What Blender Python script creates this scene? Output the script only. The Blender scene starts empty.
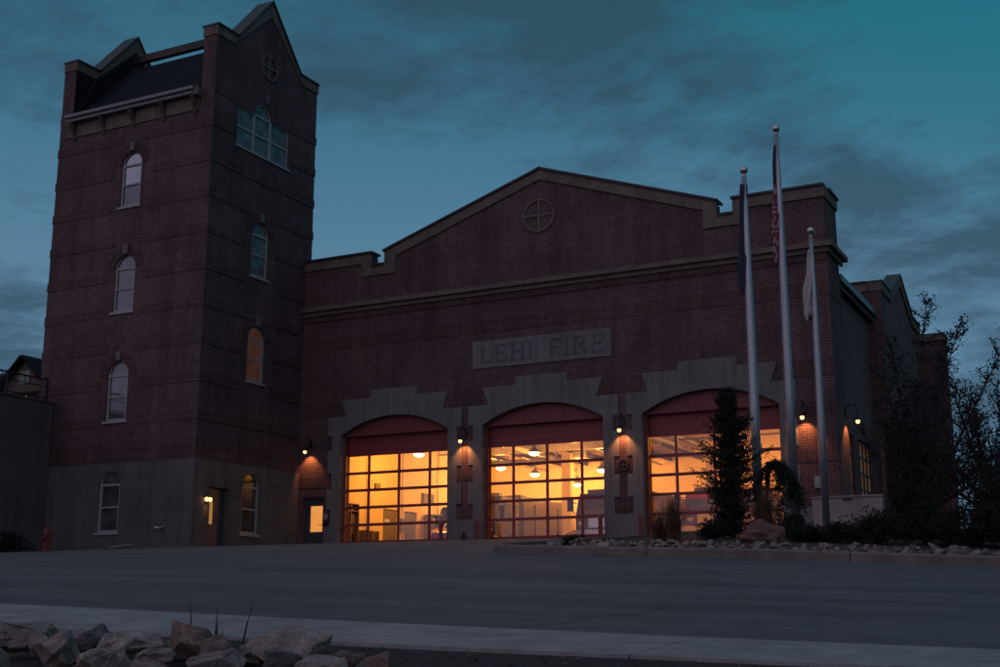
import bpy, bmesh, math, random
from mathutils import Vector, Matrix, geometry, noise
random.seed(7)
R = math.radians
scene = bpy.context.scene
COL = scene.collection

# ------------------------------------------------------------------ materials
MATS = {}
def new_mat(name):
    m = bpy.data.materials.new(name); m.use_nodes = True
    nt = m.node_tree; nt.nodes.clear()
    out = nt.nodes.new('ShaderNodeOutputMaterial')
    MATS[name] = m
    return m, nt, out
def N(nt, t, **kw):
    n = nt.nodes.new(t)
    for k, v in kw.items():
        if k == 'ins':
            for a, b in v.items(): n.inputs[a].default_value = b
        else: setattr(n, k, v)
    return n
def ramp(nt, fac, stops, interp='LINEAR'):
    r = N(nt, 'ShaderNodeValToRGB'); r.color_ramp.interpolation = interp
    while len(r.color_ramp.elements) < len(stops): r.color_ramp.elements.new(.5)
    for e, (p, c) in zip(r.color_ramp.elements, stops):
        e.position = p; e.color = (c[0], c[1], c[2], 1)
    nt.links.new(fac, r.inputs[0]); return r.outputs[0]
def mixc(nt, fac, a, b, mode='MIX'):
    m = N(nt, 'ShaderNodeMix', data_type='RGBA', blend_type=mode)
    if isinstance(fac, (int, float)): m.inputs[0].default_value = fac
    else: nt.links.new(fac, m.inputs[0])
    for i, c in ((6, a), (7, b)):
        if isinstance(c, (tuple, list)): m.inputs[i].default_value = (c[0], c[1], c[2], 1)
        else: nt.links.new(c, m.inputs[i])
    return m.outputs[2]
def noise_f(nt, vec, scale, detail=4, rough=.6):
    n = N(nt, 'ShaderNodeTexNoise', ins={'Scale': scale, 'Detail': detail, 'Roughness': rough})
    nt.links.new(vec, n.inputs['Vector']); return n.outputs['Fac']
def principled(nt, out, col, rough=.7, metal=0., bump=None, bstr=.3, bdist=.02, spec=.5):
    p = N(nt, 'ShaderNodeBsdfPrincipled')
    if isinstance(col, (tuple, list)): p.inputs['Base Color'].default_value = (col[0], col[1], col[2], 1)
    else: nt.links.new(col, p.inputs['Base Color'])
    if isinstance(rough, (int, float)): p.inputs['Roughness'].default_value = rough
    else: nt.links.new(rough, p.inputs['Roughness'])
    p.inputs['Metallic'].default_value = metal
    p.inputs['Specular IOR Level'].default_value = spec
    if bump is not None:
        b = N(nt, 'ShaderNodeBump', ins={'Strength': bstr, 'Distance': bdist})
        nt.links.new(bump, b.inputs['Height']); nt.links.new(b.outputs[0], p.inputs['Normal'])
    nt.links.new(p.outputs[0], out.inputs[0]); return p
def pos(nt): return N(nt, 'ShaderNodeNewGeometry').outputs['Position']

def wall_uv(nt, swap=False):
    """box mapping on world position: u along the wall, v up"""
    g = N(nt, 'ShaderNodeNewGeometry')
    sn = N(nt, 'ShaderNodeSeparateXYZ'); nt.links.new(g.outputs['True Normal'], sn.inputs[0])
    ab = N(nt, 'ShaderNodeMath', operation='ABSOLUTE'); nt.links.new(sn.outputs[0], ab.inputs[0])
    gt = N(nt, 'ShaderNodeMath', operation='GREATER_THAN'); nt.links.new(ab.outputs[0], gt.inputs[0]); gt.inputs[1].default_value = .6
    sp = N(nt, 'ShaderNodeSeparateXYZ'); nt.links.new(g.outputs['Position'], sp.inputs[0])
    mx = N(nt, 'ShaderNodeMix', data_type='FLOAT')
    nt.links.new(gt.outputs[0], mx.inputs[0]); nt.links.new(sp.outputs[0], mx.inputs[2]); nt.links.new(sp.outputs[1], mx.inputs[3])
    c = N(nt, 'ShaderNodeCombineXYZ')
    if swap: nt.links.new(sp.outputs[2], c.inputs[0]); nt.links.new(mx.outputs[0], c.inputs[1])
    else: nt.links.new(mx.outputs[0], c.inputs[0]); nt.links.new(sp.outputs[2], c.inputs[1])
    return c.outputs[0]

def brick_mat(name, c1, c2, mortar, swap=False, w=.30, h=.1, ms=.014):
    m, nt, out = new_mat(name)
    v = wall_uv(nt, swap)
    b = N(nt, 'ShaderNodeTexBrick', ins={'Scale': 1., 'Mortar Size': ms, 'Mortar Smooth': .2, 'Bias': 0., 'Brick Width': w, 'Row Height': h})
    if swap: b.offset = 0.
    b.inputs['Color1'].default_value = (*c1, 1); b.inputs['Color2'].default_value = (*c2, 1); b.inputs['Mortar'].default_value = (*mortar, 1)
    nt.links.new(v, b.inputs['Vector'])
    n1 = noise_f(nt, pos(nt), .55, 6, .65)
    n2 = noise_f(nt, pos(nt), 6., 3, .6)
    c = mixc(nt, 1., b.outputs['Color'], ramp(nt, n1, [(.3, (.72, .72, .74)), (.7, (1.22, 1.2, 1.18))]), 'MULTIPLY')
    c = mixc(nt, 1., c, ramp(nt, n2, [(.3, (.8, .8, .8)), (.7, (1.2, 1.18, 1.15))]), 'MULTIPLY')
    mp = N(nt, 'ShaderNodeMapping'); mp.inputs['Scale'].default_value = (1.6, 1.6, .16); nt.links.new(pos(nt), mp.inputs[0])
    n3 = noise_f(nt, mp.outputs[0], 1.1, 5, .65)
    c = mixc(nt, 1., c, ramp(nt, n3, [(.33, (.70, .70, .72)), (.6, (1.06, 1.06, 1.05))]), 'MULTIPLY')
    principled(nt, out, c, .85, bump=b.outputs['Fac'], bstr=-.5, bdist=.012, spec=.25)
    return m
brick = brick_mat('brick', (.100, .050, .054), (.072, .040, .046), (.145, .106, .106))
soldier = brick_mat('soldier_brick', (.092, .046, .049), (.068, .038, .043), (.12, .088, .086), swap=True, w=.34, h=.11)
def stone_mat(name, c, var=.2, scale=1.2, joints=None, rough=.85, spk=25):
    m, nt, out = new_mat(name)
    p = pos(nt)
    n1 = noise_f(nt, p, scale, 5, .65); n2 = noise_f(nt, p, spk, 3, .7)
    lo = tuple(x * (1 - var) for x in c); hi = tuple(x * (1 + var) for x in c)
    col = ramp(nt, n1, [(.3, lo), (.7, hi)])
    col = mixc(nt, 1., col, ramp(nt, n2, [(.3, (.85, .85, .85)), (.7, (1.13, 1.13, 1.13))]), 'MULTIPLY')
    # rain streaks
    mp = N(nt, 'ShaderNodeMapping'); mp.inputs['Scale'].default_value = (2.2, 2.2, .12); nt.links.new(p, mp.inputs[0])
    n3 = noise_f(nt, mp.outputs[0], 1.5, 4, .6)
    col = mixc(nt, 1., col, ramp(nt, n3, [(.35, (.8, .79, .77)), (.62, (1.05, 1.05, 1.05))]), 'MULTIPLY')
    bh = n2
    if joints:
        v = wall_uv(nt)
        b = N(nt, 'ShaderNodeTexBrick', ins={'Scale': 1., 'Mortar Size': .012, 'Mortar Smooth': .1, 'Brick Width': joints[0], 'Row Height': joints[1]})
        b.inputs['Color1'].default_value = (1, 1, 1, 1); b.inputs['Color2'].default_value = (.93, .93, .94, 1); b.inputs['Mortar'].default_value = (.74, .73, .72, 1)
        nt.links.new(v, b.inputs['Vector'])
        col = mixc(nt, 1., col, b.outputs['Color'], 'MULTIPLY')
    principled(nt, out, col, rough, bump=bh, bstr=.25, bdist=.01, spec=.3)
    return m
limestone = stone_mat('limestone', (.155, .148, .142), .12, .8, joints=(1.25, .71))
base_stone = stone_mat('ground_face_block', (.115, .108, .102), .15, .7, joints=(1.2, .62))
coping_m = stone_mat('cast_stone', (.145, .118, .10), .2)
coping_cap_m = stone_mat('metal_coping', (.04, .034, .034), .15, rough=.5)
sign_m = stone_mat('sign_stone', (.16, .152, .148), .1, 1.5)
letter_m = stone_mat('carved_stone', (.125, .12, .12), .1)
concrete = stone_mat('terrace_concrete', (.105, .082, .08), .16, .5)
stucco = stone_mat('stucco', (.115, .078, .074), .15, .6)
kerb_m = stone_mat('kerb_concrete', (.16, .13, .115), .22, 3.)
walk_m = stone_mat('sidewalk_concrete', (.24, .235, .235), .14, 2.5, spk=40)
apron_m = stone_mat('apron_concrete', (.13, .125, .12), .15, .6)
lowwall_m = stone_mat('low_wall_stucco', (.34, .28, .26), .1, 1.2)

def simple(name, col, rough=.5, metal=0., var=.15, scale=6, spec=.5, bump=.0):
    m, nt, out = new_mat(name)
    n = noise_f(nt, pos(nt), scale, 4, .6)
    c = ramp(nt, n, [(.3, tuple(x * (1 - var) for x in col)), (.7, tuple(x * (1 + var) for x in col))])
    principled(nt, out, c, rough, metal, bump=n if bump else None, bstr=bump, spec=spec)
    return m
red_door = simple('red_painted_steel', (.21, .026, .026), .5, var=.1, scale=3)
red_trim = simple('red_painted_timber', (.16, .034, .03), .6, var=.12, scale=3)
white_frame = simple('window_trim', (.30, .28, .27), .5, var=.08)
dark_door = simple('dark_painted_door', (.045, .05, .06), .5)
black_metal = simple('black_metal', (.018, .018, .02), .45, .3)
gutter_m = simple('gutter_metal', (.15, .14, .15), .4, .3, .12)
roof_m = simple('roof_shingle', (.012, .014, .02), .9, var=.35, scale=5, spec=.1)
timber = simple('timber', (.07, .05, .038), .8)
alu = simple('brushed_aluminium', (.36, .37, .39), .42, .75, .08, 9)
gold = simple('finial_metal', (.55, .52, .45), .15, .9, .05)
hyd_red = simple('hydrant_paint', (.11, .012, .018), .5)
chrome = simple('chrome', (.6, .6, .6), .15, 1., .05)
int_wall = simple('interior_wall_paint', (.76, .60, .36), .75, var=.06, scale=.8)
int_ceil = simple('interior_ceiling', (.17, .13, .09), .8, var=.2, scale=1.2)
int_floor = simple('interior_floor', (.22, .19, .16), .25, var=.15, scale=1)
duct_m = simple('duct_metal', (.4, .38, .34), .4, .6)
grey_door = simple('grey_door', (.16, .15, .14), .6)
truck_red = simple('engine_red_paint', (.20, .02, .015), .18, 0, .08, spec=.6)
truck_dark = simple('engine_dark_paint', (.035, .022, .018), .4, 0, .15, spec=.6)
truck_white = simple('engine_white_paint', (.14, .12, .10), .3)
rubber = simple('rubber', (.012, .012, .012), .8)
seat_m = simple('vinyl', (.03, .028, .028), .6)
house_wall_m = simple('house_siding', (.12, .085, .07), .85)
rail_m = simple('railing_metal', (.016, .017, .022), .6)
box_m = simple('meter_box_paint', (.24, .235, .23), .5)
flag_blue = simple('flag_navy_cloth', (.02, .026, .05), .85)
flag_white = simple('flag_white_cloth', (.42, .40, .38), .85, var=.12, scale=12)

def glass_dark(name, col, rough=.06, gl=.35):
    m, nt, out = new_mat(name)
    d = N(nt, 'ShaderNodeBsdfDiffuse'); g = N(nt, 'ShaderNodeBsdfGlossy', ins={'Roughness': rough})
    n = noise_f(nt, pos(nt), 1.7, 3, .5)
    c = ramp(nt, n, [(.35, tuple(x * .55 for x in col)), (.65, tuple(x * 1.3 for x in col))])
    nt.links.new(c, d.inputs[0]); g.inputs[0].default_value = (.9, .95, 1, 1)
    mx = N(nt, 'ShaderNodeMixShader'); mx.inputs[0].default_value = gl
    nt.links.new(d.outputs[0], mx.inputs[1]); nt.links.new(g.outputs[0], mx.inputs[2]); nt.links.new(mx.outputs[0], out.inputs[0])
    return m
pane_dark = glass_dark('window_glass', (.075, .075, .08), gl=.13)
pane_matt = glass_dark('window_glass_matt', (.05, .05, .055), rough=.2, gl=.015)
pane_sky = glass_dark('window_glass_bright', (.08, .10, .12), gl=.34)
pane_side = glass_dark('window_glass_side', (.13, .14, .155), gl=.06)
def pane_clear_mat():
    m, nt, out = new_mat('clear_glass')
    t = N(nt, 'ShaderNodeBsdfTransparent'); t.inputs[0].default_value = (.97, .97, .96, 1)
    g = N(nt, 'ShaderNodeBsdfGlossy', ins={'Roughness': .03})
    mx = N(nt, 'ShaderNodeMixShader'); mx.inputs[0].default_value = .07
    nt.links.new(t.outputs[0], mx.inputs[1]); nt.links.new(g.outputs[0], mx.inputs[2]); nt.links.new(mx.outputs[0], out.inputs[0])
    return m
pane_clear = pane_clear_mat()
def emit(name, col, s, var=0.):
    m, nt, out = new_mat(name)
    e = N(nt, 'ShaderNodeEmission', ins={'Strength': s})
    if var:
        n = noise_f(nt, pos(nt), 1.6, 4, .6)
        nt.links.new(ramp(nt, n, [(.3, tuple(x * (1 - var) for x in col)), (.7, tuple(min(1, x * (1 + var)) for x in col))]), e.inputs[0])
    else: e.inputs[0].default_value = (*col, 1)
    nt.links.new(e.outputs[0], out.inputs[0]); return m
bulb_m = emit('lamp_bulb', (1, .60, .22), 14)
bulb_out = emit('outdoor_bulb', (1, .47, .17), 3.6)
lit_pane = emit('lit_pane', (1, .36, .08), .85, .12)
lit_dim = emit('dim_lit_pane', (1, .38, .26), .045, .3)
lit_tall = emit('lit_tall_pane', (1, .36, .10), .14, .5)
streak_pane = emit('lantern_streak_pane', (1, .42, .12), .38, .2)
lit_tiny = emit('house_light', (1, .55, .25), 1.2)

def flag_stripe():
    m, nt, out = new_mat('striped_flag_cloth')
    s = N(nt, 'ShaderNodeSeparateXYZ'); nt.links.new(N(nt, 'ShaderNodeTexCoord').outputs['Object'], s.inputs[0])
    # stripes run down the hanging folds and wander sideways with the drape
    n = noise_f(nt, N(nt, 'ShaderNodeTexCoord').outputs['Object'], 2.3, 2, .5)
    a = N(nt, 'ShaderNodeMath', operation='MULTIPLY_ADD', ins={1: 1.3}); nt.links.new(n, a.inputs[0]); nt.links.new(s.outputs[2], a.inputs[2])
    f = N(nt, 'ShaderNodeMath', operation='MULTIPLY', ins={1: 3.1}); nt.links.new(a.outputs[0], f.inputs[0])
    fr = N(nt, 'ShaderNodeMath', operation='FRACT'); nt.links.new(f.outputs[0], fr.inputs[0])
    st = ramp(nt, fr.outputs[0], [(0, (.17, .022, .03)), (.62, (.27, .24, .24))], 'CONSTANT')
    gt = N(nt, 'ShaderNodeMath', operation='GREATER_THAN', ins={1: -1.15}); nt.links.new(s.outputs[2], gt.inputs[0])
    c = mixc(nt, gt.outputs[0], st, (.02, .025, .05))
    principled(nt, out, c, .85); return m
flag_us = flag_stripe()

def ground_mat(name, c1, c2, scale=3, rough=.95, bump=.5, spk=60, streak=False):
    m, nt, out = new_mat(name)
    p = pos(nt)
    n1 = noise_f(nt, p, scale * .12, 6, .65); n2 = noise_f(nt, p, spk, 3, .7); n3 = noise_f(nt, p, scale, 5, .6)
    c = ramp(nt, n1, [(.3, c1), (.7, c2)])
    c = mixc(nt, 1., c, ramp(nt, n2, [(.25, (.7, .7, .7)), (.75, (1.3, 1.3, 1.3))]), 'MULTIPLY')
    c = mixc(nt, 1., c, ramp(nt, n3, [(.3, (.85, .85, .86)), (.7, (1.12, 1.12, 1.1))]), 'MULTIPLY')
    if streak:   # tyre-worn streaks running along the street
        mp = N(nt, 'ShaderNodeMapping'); mp.inputs['Scale'].default_value = (.05, 1.1, 1.); nt.links.new(p, mp.inputs[0])
        n4 = noise_f(nt, mp.outputs[0], 1.2, 5, .6)
        c = mixc(nt, 1., c, ramp(nt, n4, [(.35, (.82, .82, .84)), (.65, (1.14, 1.14, 1.13))]), 'MULTIPLY')
        # fine irregular cracks
        vo = N(nt, 'ShaderNodeTexVoronoi', feature='DISTANCE_TO_EDGE', ins={'Scale': .16}); 
        w = N(nt, 'ShaderNodeTexNoise', ins={'Scale': .8, 'Detail': 5.}); nt.links.new(p, w.inputs[0])
        vm = N(nt, 'ShaderNodeVectorMath', operation='MULTIPLY_ADD'); vm.inputs[1].default_value = (1.2, 1.2, 0); nt.links.new(w.outputs['Color'], vm.inputs[0]); nt.links.new(p, vm.inputs[2])
        nt.links.new(vm.outputs[0], vo.inputs['Vector'])
        c = mixc(nt, 1., c, ramp(nt, vo.outputs['Distance'], [(.0, (.62, .62, .63)), (.007, (1, 1, 1))]), 'MULTIPLY')
    principled(nt, out, c, rough, bump=n2, bstr=bump, bdist=.01, spec=.25)
    return m
soil_m = ground_mat('soil', (.028, .022, .020), (.05, .038, .034))
asphalt = ground_mat('asphalt', (.088, .088, .092), (.112, .112, .116), streak=True, rough=.9)
mulch_m = ground_mat('mulch', (.03, .024, .022), (.055, .043, .038), spk=30)
gravel_m = ground_mat('gravel_bed', (.10, .085, .078), (.17, .15, .135), spk=9)

def rock_mat(name, c1, c2, c3):
    m, nt, out = new_mat(name)
    tc = N(nt, 'ShaderNodeTexCoord').outputs['Object']
    oi = N(nt, 'ShaderNodeObjectInfo')
    ad = N(nt, 'ShaderNodeVectorMath', operation='ADD'); nt.links.new(tc, ad.inputs[0])
    cx = N(nt, 'ShaderNodeCombineXYZ'); mu = N(nt, 'ShaderNodeMath', operation='MULTIPLY', ins={1: 40.}); nt.links.new(oi.outputs['Random'], mu.inputs[0]); nt.links.new(mu.outputs[0], cx.inputs[0])
    nt.links.new(cx.outputs[0], ad.inputs[1])
    n1 = noise_f(nt, ad.outputs[0], 3.5, 7, .7); n2 = noise_f(nt, ad.outputs[0], 28, 5, .7)
    c = ramp(nt, n1, [(.32, c1), (.5, c2), (.68, c3)])
    c = mixc(nt, 1., c, ramp(nt, n2, [(.3, (.6, .6, .6)), (.7, (1.35, 1.33, 1.3))]), 'MULTIPLY')
    c = mixc(nt, 1., c, ramp(nt, oi.outputs['Random'], [(0, (.7, .7, .72)), (1, (1.3, 1.25, 1.2))]), 'MULTIPLY')
    principled(nt, out, c, .9, bump=n2, bstr=.8, bdist=.02, spec=.3); return m
rock_tan = rock_mat('rock_tan', (.14, .118, .105), (.25, .21, .19), (.34, .30, .275))
rock_red = rock_mat('rock_red', (.11, .078, .068), (.18, .125, .108), (.26, .215, .195))
rock_grey = rock_mat('rock_grey', (.06, .058, .06), (.12, .115, .12), (.2, .19, .19))
boulder_m = rock_mat('boulder_red', (.085, .045, .042), (.13, .07, .062), (.19, .12, .10))
def leaf_mat(name, c1, c2, trans=.25):
    m, nt, out = new_mat(name)
    n = noise_f(nt, pos(nt), 3.5, 4, .7)
    c = ramp(nt, n, [(.3, c1), (.7, c2)])
    d = N(nt, 'ShaderNodeBsdfDiffuse'); t = N(nt, 'ShaderNodeBsdfTranslucent')
    nt.links.new(c, d.inputs[0]); nt.links.new(c, t.inputs[0])
    mx = N(nt, 'ShaderNodeMixShader'); mx.inputs[0].default_value = trans
    nt.links.new(d.outputs[0], mx.inputs[1]); nt.links.new(t.outputs[0], mx.inputs[2]); nt.links.new(mx.outputs[0], out.inputs[0]); return m
leaf_tree = leaf_mat('tree_leaves', (.022, .024, .024), (.042, .042, .038))
leaf_con = leaf_mat('conifer_needles', (.016, .026, .020), (.035, .05, .036), .1)
leaf_shrub = leaf_mat('shrub_leaves', (.018, .022, .018), (.04, .045, .035))
grass_m = leaf_mat('dry_grass', (.11, .07, .045), (.2, .13, .085), .4)
yucca_m = leaf_mat('yucca_leaves', (.02, .024, .018), (.04, .045, .03))
bark = simple('bark', (.032, .030, .030), .9, bump=.6)

# ------------------------------------------------------------------ mesh builder
class MB:
    def __init__(s): s.v = []; s.f = []
    def add(s, vs, fs):
        o = len(s.v); s.v += [tuple(v) for v in vs]; s.f += [tuple(i + o for i in f) for f in fs]; return s
    def box(s, a, b):
        (x0, y0, z0), (x1, y1, z1) = a, b
        x0, x1 = min(x0, x1), max(x0, x1); y0, y1 = min(y0, y1), max(y0, y1); z0, z1 = min(z0, z1), max(z0, z1)
        return s.add([(x0, y0, z0), (x1, y0, z0), (x1, y1, z0), (x0, y1, z0), (x0, y0, z1), (x1, y0, z1), (x1, y1, z1), (x0, y1, z1)],
                     [(0, 3, 2, 1), (4, 5, 6, 7), (0, 1, 5, 4), (1, 2, 6, 5), (2, 3, 7, 6), (3, 0, 4, 7)])
    def plate(s, fr, outer, holes=(), w0=0., w1=.1):
        """extruded polygon with holes in wall frame fr(u,v,w)"""
        loops = [list(outer)] + [list(h) for h in holes]
        flat = [p for l in loops for p in l]
        tri = geometry.tessellate_polygon([[Vector((p[0], p[1], 0)) for p in l] for l in loops])
        n = len(flat)
        vs = [fr(u, v, w1) for u, v in flat] + [fr(u, v, w0) for u, v in flat]
        fs = [tuple(t) for t in tri] + [tuple(i + n for i in reversed(t)) for t in tri]
        k = 0
        for l in loops:
            m = len(l)
            for i in range(m):
                j = (i + 1) % m; fs.append((k + i, k + j, k + j + n, k + i + n))
            k += m
        return s.add(vs, fs)
    def tube(s, pts, rad, n=8, cap=True):
        pts = [Vector(p) for p in pts]
        if isinstance(rad, (int, float)): rad = [rad] * len(pts)
        vs = []; fs = []
        a = None
        for i, p in enumerate(pts):
            d = (pts[min(i + 1, len(pts) - 1)] - pts[max(i - 1, 0)])
            if d.length < 1e-9: d = Vector((0, 0, 1))
            d.normalize()
            if a is None or abs(a.dot(d)) > .95:
                a = Vector((1, 0, 0)) if abs(d.x) < .8 else Vector((0, 1, 0))
            a = (a - d * a.dot(d)).normalized(); b = d.cross(a)
            for k in range(n):
                t = 2 * math.pi * k / n
                vs.append(p + (a * math.cos(t) + b * math.sin(t)) * rad[i])
        for i in range(len(pts) - 1):
            for k in range(n):
                k2 = (k + 1) % n; fs.append((i * n + k, i * n + k2, (i + 1) * n + k2, (i + 1) * n + k))
        if cap:
            fs.append(tuple(range(n - 1, -1, -1))); fs.append(tuple((len(pts) - 1) * n + k for k in range(n)))
        return s.add(vs, fs)
    def lathe(s, c, prof, n=16, axis='Z'):
        vs = []; fs = []
        for r, z in prof:
            for k in range(n):
                t = 2 * math.pi * k / n; q = (r * math.cos(t), r * math.sin(t), z)
                if axis == 'Y': q = (q[0], q[2], q[1])
                if axis == 'X': q = (q[2], q[0], q[1])
                vs.append((c[0] + q[0], c[1] + q[1], c[2] + q[2]))
        m = len(prof)
        for i in range(m - 1):
            for k in range(n):
                k2 = (k + 1) % n; fs.append((i * n + k, i * n + k2, (i + 1) * n + k2, (i + 1) * n + k))
        fs.append(tuple(range(n - 1, -1, -1))); fs.append(tuple((m - 1) * n + k for k in range(n)))
        return s.add(vs, fs)
    def build(s, name, mat, parent=None, smooth=False, bevel=0., recalc=True, loc=None):
        off = Vector((0, 0, 0))
        if parent is not None: off = world_loc(parent)
        elif loc is not None: off = Vector(loc)
        me = bpy.data.meshes.new(name)
        me.from_pydata([tuple(Vector(v) - off) for v in s.v], [], s.f)
        if recalc:
            bm = bmesh.new(); bm.from_mesh(me); bmesh.ops.recalc_face_normals(bm, faces=bm.faces); bm.to_mesh(me); bm.free()
        me.materials.append(mat)
        if smooth: me.shade_smooth()
        o = bpy.data.objects.new(name, me); COL.objects.link(o)
        if parent is not None: o.parent = parent
        elif loc is not None: o.location = loc
        if bevel:
            b = o.modifiers.new('bevel', 'BEVEL'); b.width = bevel; b.segments = 2; b.limit_method = 'ANGLE'
        return o
def world_loc(o):
    l = Vector(o.location)
    while o.parent: o = o.parent; l += Vector(o.location)
    return l
def tag(o, label=None, cat=None, group=None, kind=None):
    if label: o['label'] = label
    if cat: o['category'] = cat
    if group: o['group'] = group
    if kind: o['kind'] = kind
    return o
def empty(name, loc, label, cat, group=None):
    o = bpy.data.objects.new(name, None); COL.objects.link(o); o.location = loc; o.empty_display_size = .2
    return tag(o, label, cat, group)
def copy_tree(o, parent=None):
    c = o.copy(); COL.objects.link(c); c.parent = parent
    for ch in list(o.children): copy_tree(ch, c)
    return c
def front(Y0): return lambda u, v, w: (u, Y0 - w, v)
def side(X0): return lambda u, v, w: (X0 + w, u, v)

# ------------------------------------------------------------------ ground
def lerp(a, b, t): return a + (b - a) * t
def tab(pts, x):
    if x <= pts[0][0]: return pts[0][1]
    for (a, va), (b, vb) in zip(pts, pts[1:]):
        if x <= b: return lerp(va, vb, (x - a) / (b - a))
    return pts[-1][1]
ROWS = [
    (-60., [(0, -4.6)]), (-4., [(0, -3.9)]), (3., [(0, -3.25)]), (6.2, [(-12, -2.78), (2, -3.05)]),
    (7.6, [(-22, -2.3), (-8.5, -2.64), (-4.5, -2.756), (8, -3.05)]),
    (9., [(-25, -1.95), (-10.15, -2.44), (-5.3, -2.63), (-1, -2.77), (12, -3.1)]),
    (22.5, [(-40, -1.2), (-25.5, -1.25), (-16.4, -1.33), (-12, -1.36), (-6.4, -1.57), (-2.3, -1.78), (14, -2.3)]),
    (31., [(-33, -.52), (-20, -.62), (-8, -.82), (0, -1.0), (12, -1.4)]),
    (36.5, [(-40, -.14), (-20, -.2), (-8, -.35), (6, -.7)]),
    (42.4, [(-40, -.03), (-8, -.03), (6, -.5)]), (70., [(-40, -.05), (-8, -.05), (10, -.6)]), (1500., [(0, -.6)]),
]
def gz(x, y):
    if y <= ROWS[0][0]: return tab(ROWS[0][1], x)
    for (a, ta), (b, tb) in zip(ROWS, ROWS[1:]):
        if y <= b:
            return lerp(tab(ta, x), tab(tb, x), (y - a) / (b - a))
    return tab(ROWS[-1][1], x)
def frange(a, b, s):
    n = max(1, int(round((b - a) / s))); return [a + (b - a) * i / n for i in range(n + 1)]
def sheet(name, xs, ys, mat, dz, kind='structure', extra=None, skirt=0):
    m = MB(); nx = len(xs)
    vs = [(x, y, gz(x, y) + dz + (extra(x, y) if extra else 0)) for y in ys for x in xs]
    fs = [(j * nx + i, j * nx + i + 1, (j + 1) * nx + i + 1, (j + 1) * nx + i) for j in range(len(ys) - 1) for i in range(nx - 1)]
    m.add(vs, fs); o = m.build(name, mat, recalc=False, smooth=True); tag(o, kind=kind); return o
ys_near = sorted(set([-60, -30, -12, -4, -1] + frange(1, 9, .4)[1:] + [6.2, 7.6] + frange(9, 22.5, 1.35) + frange(22.5, 31, 1.) + [36.5, 42.4] + frange(31, 43, 1.)))
xs_all = sorted(set([-1500, -600, -250, -120, -80] + frange(-60, 30, 1.5) + [60, 120, 250, 600, 1500]))
sheet('ground', xs_all, sorted(set([-900, -300] + ys_near + [50, 70, 120, 250, 600, 1500])), soil_m, -.012,
      extra=lambda x, y: (-.35 if (y > 42.9 and -39 < x < -9) else 0.) + (noise.noise(Vector((x * .9, y * .9, 0))) * .06 if y < 7.4 else 0.))
sheet('road', sorted(set(frange(-60, 30, 1.5))), [y for y in ys_near if 9 <= y <= 43], asphalt, 0.)
# concrete apron in front of the doors, and the sidewalk slab
sheet('apron', sorted(set(frange(-31.55, -8, 1.5))), [y for y in frange(38.5, 42.4, .65)] + [42.93], apron_m, .006)
def slab(name, x0, x1, y0, y1, mat, h, joint=1.5):
    m = MB(); x = x0
    while x < x1 - .01:
        a, b = x + .006, min(x + joint, x1) - .006
        p = [(a, y0), (b, y0), (b, y1), (a, y1)]
        m.add([(q[0], q[1], gz(*q) - .1) for q in p] + [(q[0], q[1], gz(*q) + h) for q in p],
              [(0, 3, 2, 1), (4, 5, 6, 7), (0, 1, 5, 4), (1, 2, 6, 5), (2, 3, 7, 6), (3, 0, 4, 7)])
        x += joint
    o = m.build(name, mat); tag(o, kind='structure'); return o
slab('sidewalk', -30, 20, 7.6, 8.99, walk_m, .012, 3.0)

# island with kerb
IX0, IX1, IY0, IY1 = -12.35, 14., 22.5, 35.6
def island_path(off):
    r = 1.6 - off; pts = []
    cx, cy = IX0 + 1.6, IY0 + 1.6
    pts.append((IX1, IY0 + off))
    x = IX1
    while x > cx: pts.append((x, IY0 + off)); x -= .75
    for k in range(0, 13):
        t = -math.pi / 2 - k / 12 * math.pi / 2
        pts.append((cx + r * math.cos(t), cy + r * math.sin(t)))
    y = cy
    while y < IY1 - 1.6: pts.append((IX0 + off, y)); y += .75
    for k in range(0, 13):
        t = math.pi - k / 12 * math.pi / 2
        pts.append((cx + r * math.cos(t), IY1 - 1.6 + r * math.sin(t)))
    pts.append((IX1, IY1 - off)); return pts
outp, inp = island_path(0), island_path(.16)
m = MB(); KH = .165
acc = 0
for i in range(len(outp) - 1):
    a0, a1, b0, b1 = outp[i], outp[i + 1], inp[i], inp[i + 1]
    seg = math.dist(a0, a1)
    if seg < 1e-4: continue
    acc += seg
    g = .02 if acc > 3. else 0.
    if g: acc = 0
    def L(p, q, t): return (p[0] + (q[0] - p[0]) * t, p[1] + (q[1] - p[1]) * t)
    tt = 1 - g / seg
    a1, b1 = L(a0, a1, tt), L(b0, b1, tt)
    m0, m1 = L(a0, b0, .2), L(a1, b1, .2)
    vs = [(p[0], p[1], gz(*p) + z) for p, z in ((a0, -.08), (a1, -.08), (a0, KH - .03), (a1, KH - .03), (m0, KH), (m1, KH), (b0, KH), (b1, KH), (b0, -.08), (b1, -.08))]
    m.add(vs, [(0, 1, 3, 2), (2, 3, 5, 4), (4, 5, 7, 6), (6, 7, 9, 8), (0, 2, 4, 6, 8), (1, 9, 7, 5, 3)])
tag(m.build('kerb', kerb_m), kind='structure')
def mound(x, y):
    ex = max(0, min(1, (x - IX0 - 1.5) / 3.)); ey = max(0, min(1, (y - IY0 - .3) / 3.)) * max(0, min(1, (IY1 - y) / 3.))
    return .10 + .04 * ex * ey + .025 * noise.noise(Vector((x, y, 3)))
m = MB(); xs = frange(IX0 + .14, IX1, .5); ysn = frange(IY0 + .14, IY1 - .14, .5); nx = len(xs)
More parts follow.
